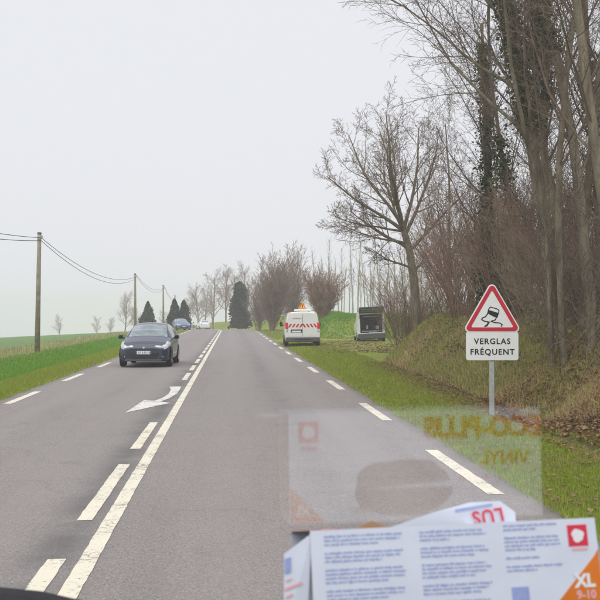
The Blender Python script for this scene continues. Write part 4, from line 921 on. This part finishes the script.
link('print', text_mesh('XL', .012, M['ink_white'], 1, 0, .0004), top, (.012, BD - .012, BH + .0007), (0, 0, pi))
# front panel print
fp = [c for c in gb.children if c.name.startswith('front_panel')][0]
logo(fp, .930 * BL, BH * .80, .0088, f_front); MB().prism([(.905 * BL, BH * .655), (.962 * BL, BH * .655), (.962 * BL, BH * .625), (.905 * BL, BH * .625)], f_front, 0, .0003).build('print', M['ink_pink'], fp)
MB().prism([(BL - .043, .001), (BL - .0005, .001), (BL - .0005, .044), (BL - .004, .039)], f_front, 0, .0003).build('print', M['ink_orange'], fp)
link('print', text_mesh('XL', .0145, M['ink_white'], 1, 0, .0007), fp, (BL - .0155, -.0008, .0185), (pi / 2, 0, 0)); link('print', text_mesh('9-10', .0095, M['ink_pink'], 1, 0, .0004), fp, (BL - .0155, -.0008, .0075), (pi / 2, 0, 0))
R = random.Random(9)
for ci, (x0, x1) in enumerate(((.045, .315), (.37, .61), (.665, .875))):
    yv = BH * .925 if ci < 2 else BH * .95; par = (3, 3, 4, 3, 3) if ci < 2 else (2, 4, 1, 2)
    for pi_, nl in enumerate(par):
        b = MB()
        for li in range(nl):
            x = x0 * BL; xe = (x1 - (R.uniform(.04, .14) if li == nl - 1 else R.uniform(0, .02))) * BL; bold = (li == 0)
            while x < xe:
                for q in range(R.randint(2, 9)):
                    if x > xe: break
                    w_ = R.uniform(.0006, .0011) * (1.25 if bold and x < (x0 + .08) * BL else 1); z0_ = yv - li * .0032 - .0008 - (.0005 if R.random() < .12 else 0); z1_ = yv - li * .0032 + (.0011 if R.random() < .25 else .0006)
                    b.add([f_front(x, z0_, .0002), f_front(x + w_, z0_, .0002), f_front(x + w_, z1_, .0002), f_front(x, z1_, .0002)], [(0, 1, 2, 3)]); x += w_ + .0003
                x += .0009
        b.build('text_block', M['ink_blue'], fp); yv -= nl * .0032 + .0036
MB().prism([(.675 * BL, .006), (.735 * BL, .006), (.735 * BL, .017), (.675 * BL, .017)], f_front, 0, .0003).build('print', M['ink_blue'], fp)
# end flap swung open at the left and the torn lid flap, both placed in the box's own space
inv = (Matrix.Translation(bx(0, 0, 1)) @ BRM.to_4x4()).inverted()
def loc_(px_, py_, Y): return inv @ ray(px_, py_, Y)
ef = [loc_(312, 533, .767), loc_(284, 554, .764), loc_(284, 640, .75), loc_(306, 640, .753)]; nrm = (ef[1] - ef[0]).cross(ef[2] - ef[0]).normalized() * .0008
fl = MB().add(ef + [p + nrm for p in ef], [(3, 2, 1, 0), (4, 5, 6, 7), (0, 1, 5, 4), (1, 2, 6, 5), (2, 3, 7, 6), (3, 0, 4, 7)]).build('end_flap', M['card'], gb)
def on_flap(px_, py_):      # point on the flap's plane a hair towards the viewer
    o_ = inv @ EYE; d_ = (inv @ ray(px_, py_, 1)) - o_; nn = nrm.normalized(); t = (ef[0] - o_).dot(nn) / d_.dot(nn); return o_ + d_ * (t * .9975)
for q, m_ in (([(285, 559), (291, 557), (291, 572), (285, 574)], 'ink_blue'), ([(286, 580), (292, 578), (292, 580), (286, 582)], 'ink_pink'), ([(285, 588), (302, 581), (302, 584), (285, 591)], 'ink_pink'), ([(286, 596), (293, 593), (293, 596), (286, 599)], 'ink_pink')):
    MB().add([on_flap(*p) for p in q], [(0, 1, 2, 3)]).build('print', M[m_], fl)
ee = [loc_(313.5, 534, .776), loc_(307, 600, .772), loc_(304, 640, .79), loc_(300, 560, .85)]
MB().add(ee, [(0, 1, 2, 3)]).build('inner_edge', M['card_in'], gb)
tf = [loc_(385, 529, .843), loc_(432, 513, .848), loc_(470, 502.5, .852), loc_(500, 501, .852), loc_(515, 512, .850), loc_(516, 523, .846)]; nrm2 = (tf[2] - tf[0]).cross(tf[5] - tf[0]).normalized() * .0007
k = len(tf); tfl = MB().add(tf + [p + nrm2 for p in tf], [tuple(range(k)), tuple(range(2 * k - 1, k - 1, -1))] + [(i, (i + 1) % k, k + (i + 1) % k, k + i) for i in range(k)]).build('torn_flap', M['card'], gb)
def on_tf(px_, py_):
    o_ = inv @ EYE; d_ = (inv @ ray(px_, py_, 1)) - o_; nn = nrm2.normalized(); t = (tf[0] - o_).dot(nn) / d_.dot(nn); return o_ + d_ * (t * .9965)
o0 = on_tf(488, 515.5); xx = (on_tf(468, 518.5) - o0).normalized(); zz = nrm2.normalized(); zz = zz if zz.dot((inv @ EYE) - o0) > 0 else -zz; yy = zz.cross(xx).normalized()
lt = link('print', text_mesh('LUS', .017, M['ink_red'], 1.1, 0, .0003), tfl); lt.matrix_local = Matrix((xx, yy, zz)).transposed().to_4x4(); lt.location = o0
MB().add([on_tf(*p) for p in ((455, 509.5), (492, 503.5), (493, 505.5), (456, 512))], [(0, 1, 2, 3)]).build('print', M['ink_blue'], tfl)
te = [loc_(354, 528.5, .858), loc_(372, 521, .862), loc_(392, 528.5, .858)]; MB().add(te + [p + Vector((0, .001, 0)) for p in te], [(0, 1, 2), (5, 4, 3), (0, 3, 4, 1), (1, 4, 5, 2)]).build('torn_edge', M['card_in'], gb)

# ------------------------------------------------------------------ misty air
hm = bpy.data.materials.new('haze'); hm.use_nodes = True; n = hm.node_tree.nodes; n.remove(n['Principled BSDF']); pv = n.new('ShaderNodeVolumePrincipled')
pv.inputs['Color'].default_value = (.98, .98, 1, 1); pv.inputs['Density'].default_value = .0014; pv.inputs['Anisotropy'].default_value = .15; hm.node_tree.links.new(pv.outputs[0], n['Material Output'].inputs['Volume'])
zlo = float(ZZ.min()) - 1.2
hb = MB().box((0, 620, (zlo + 17) / 2), (1540, 1380, 17 - zlo)).build('haze', hm); tag(hb, 'thin pale winter mist over the whole place', 'haze', kind='stuff')
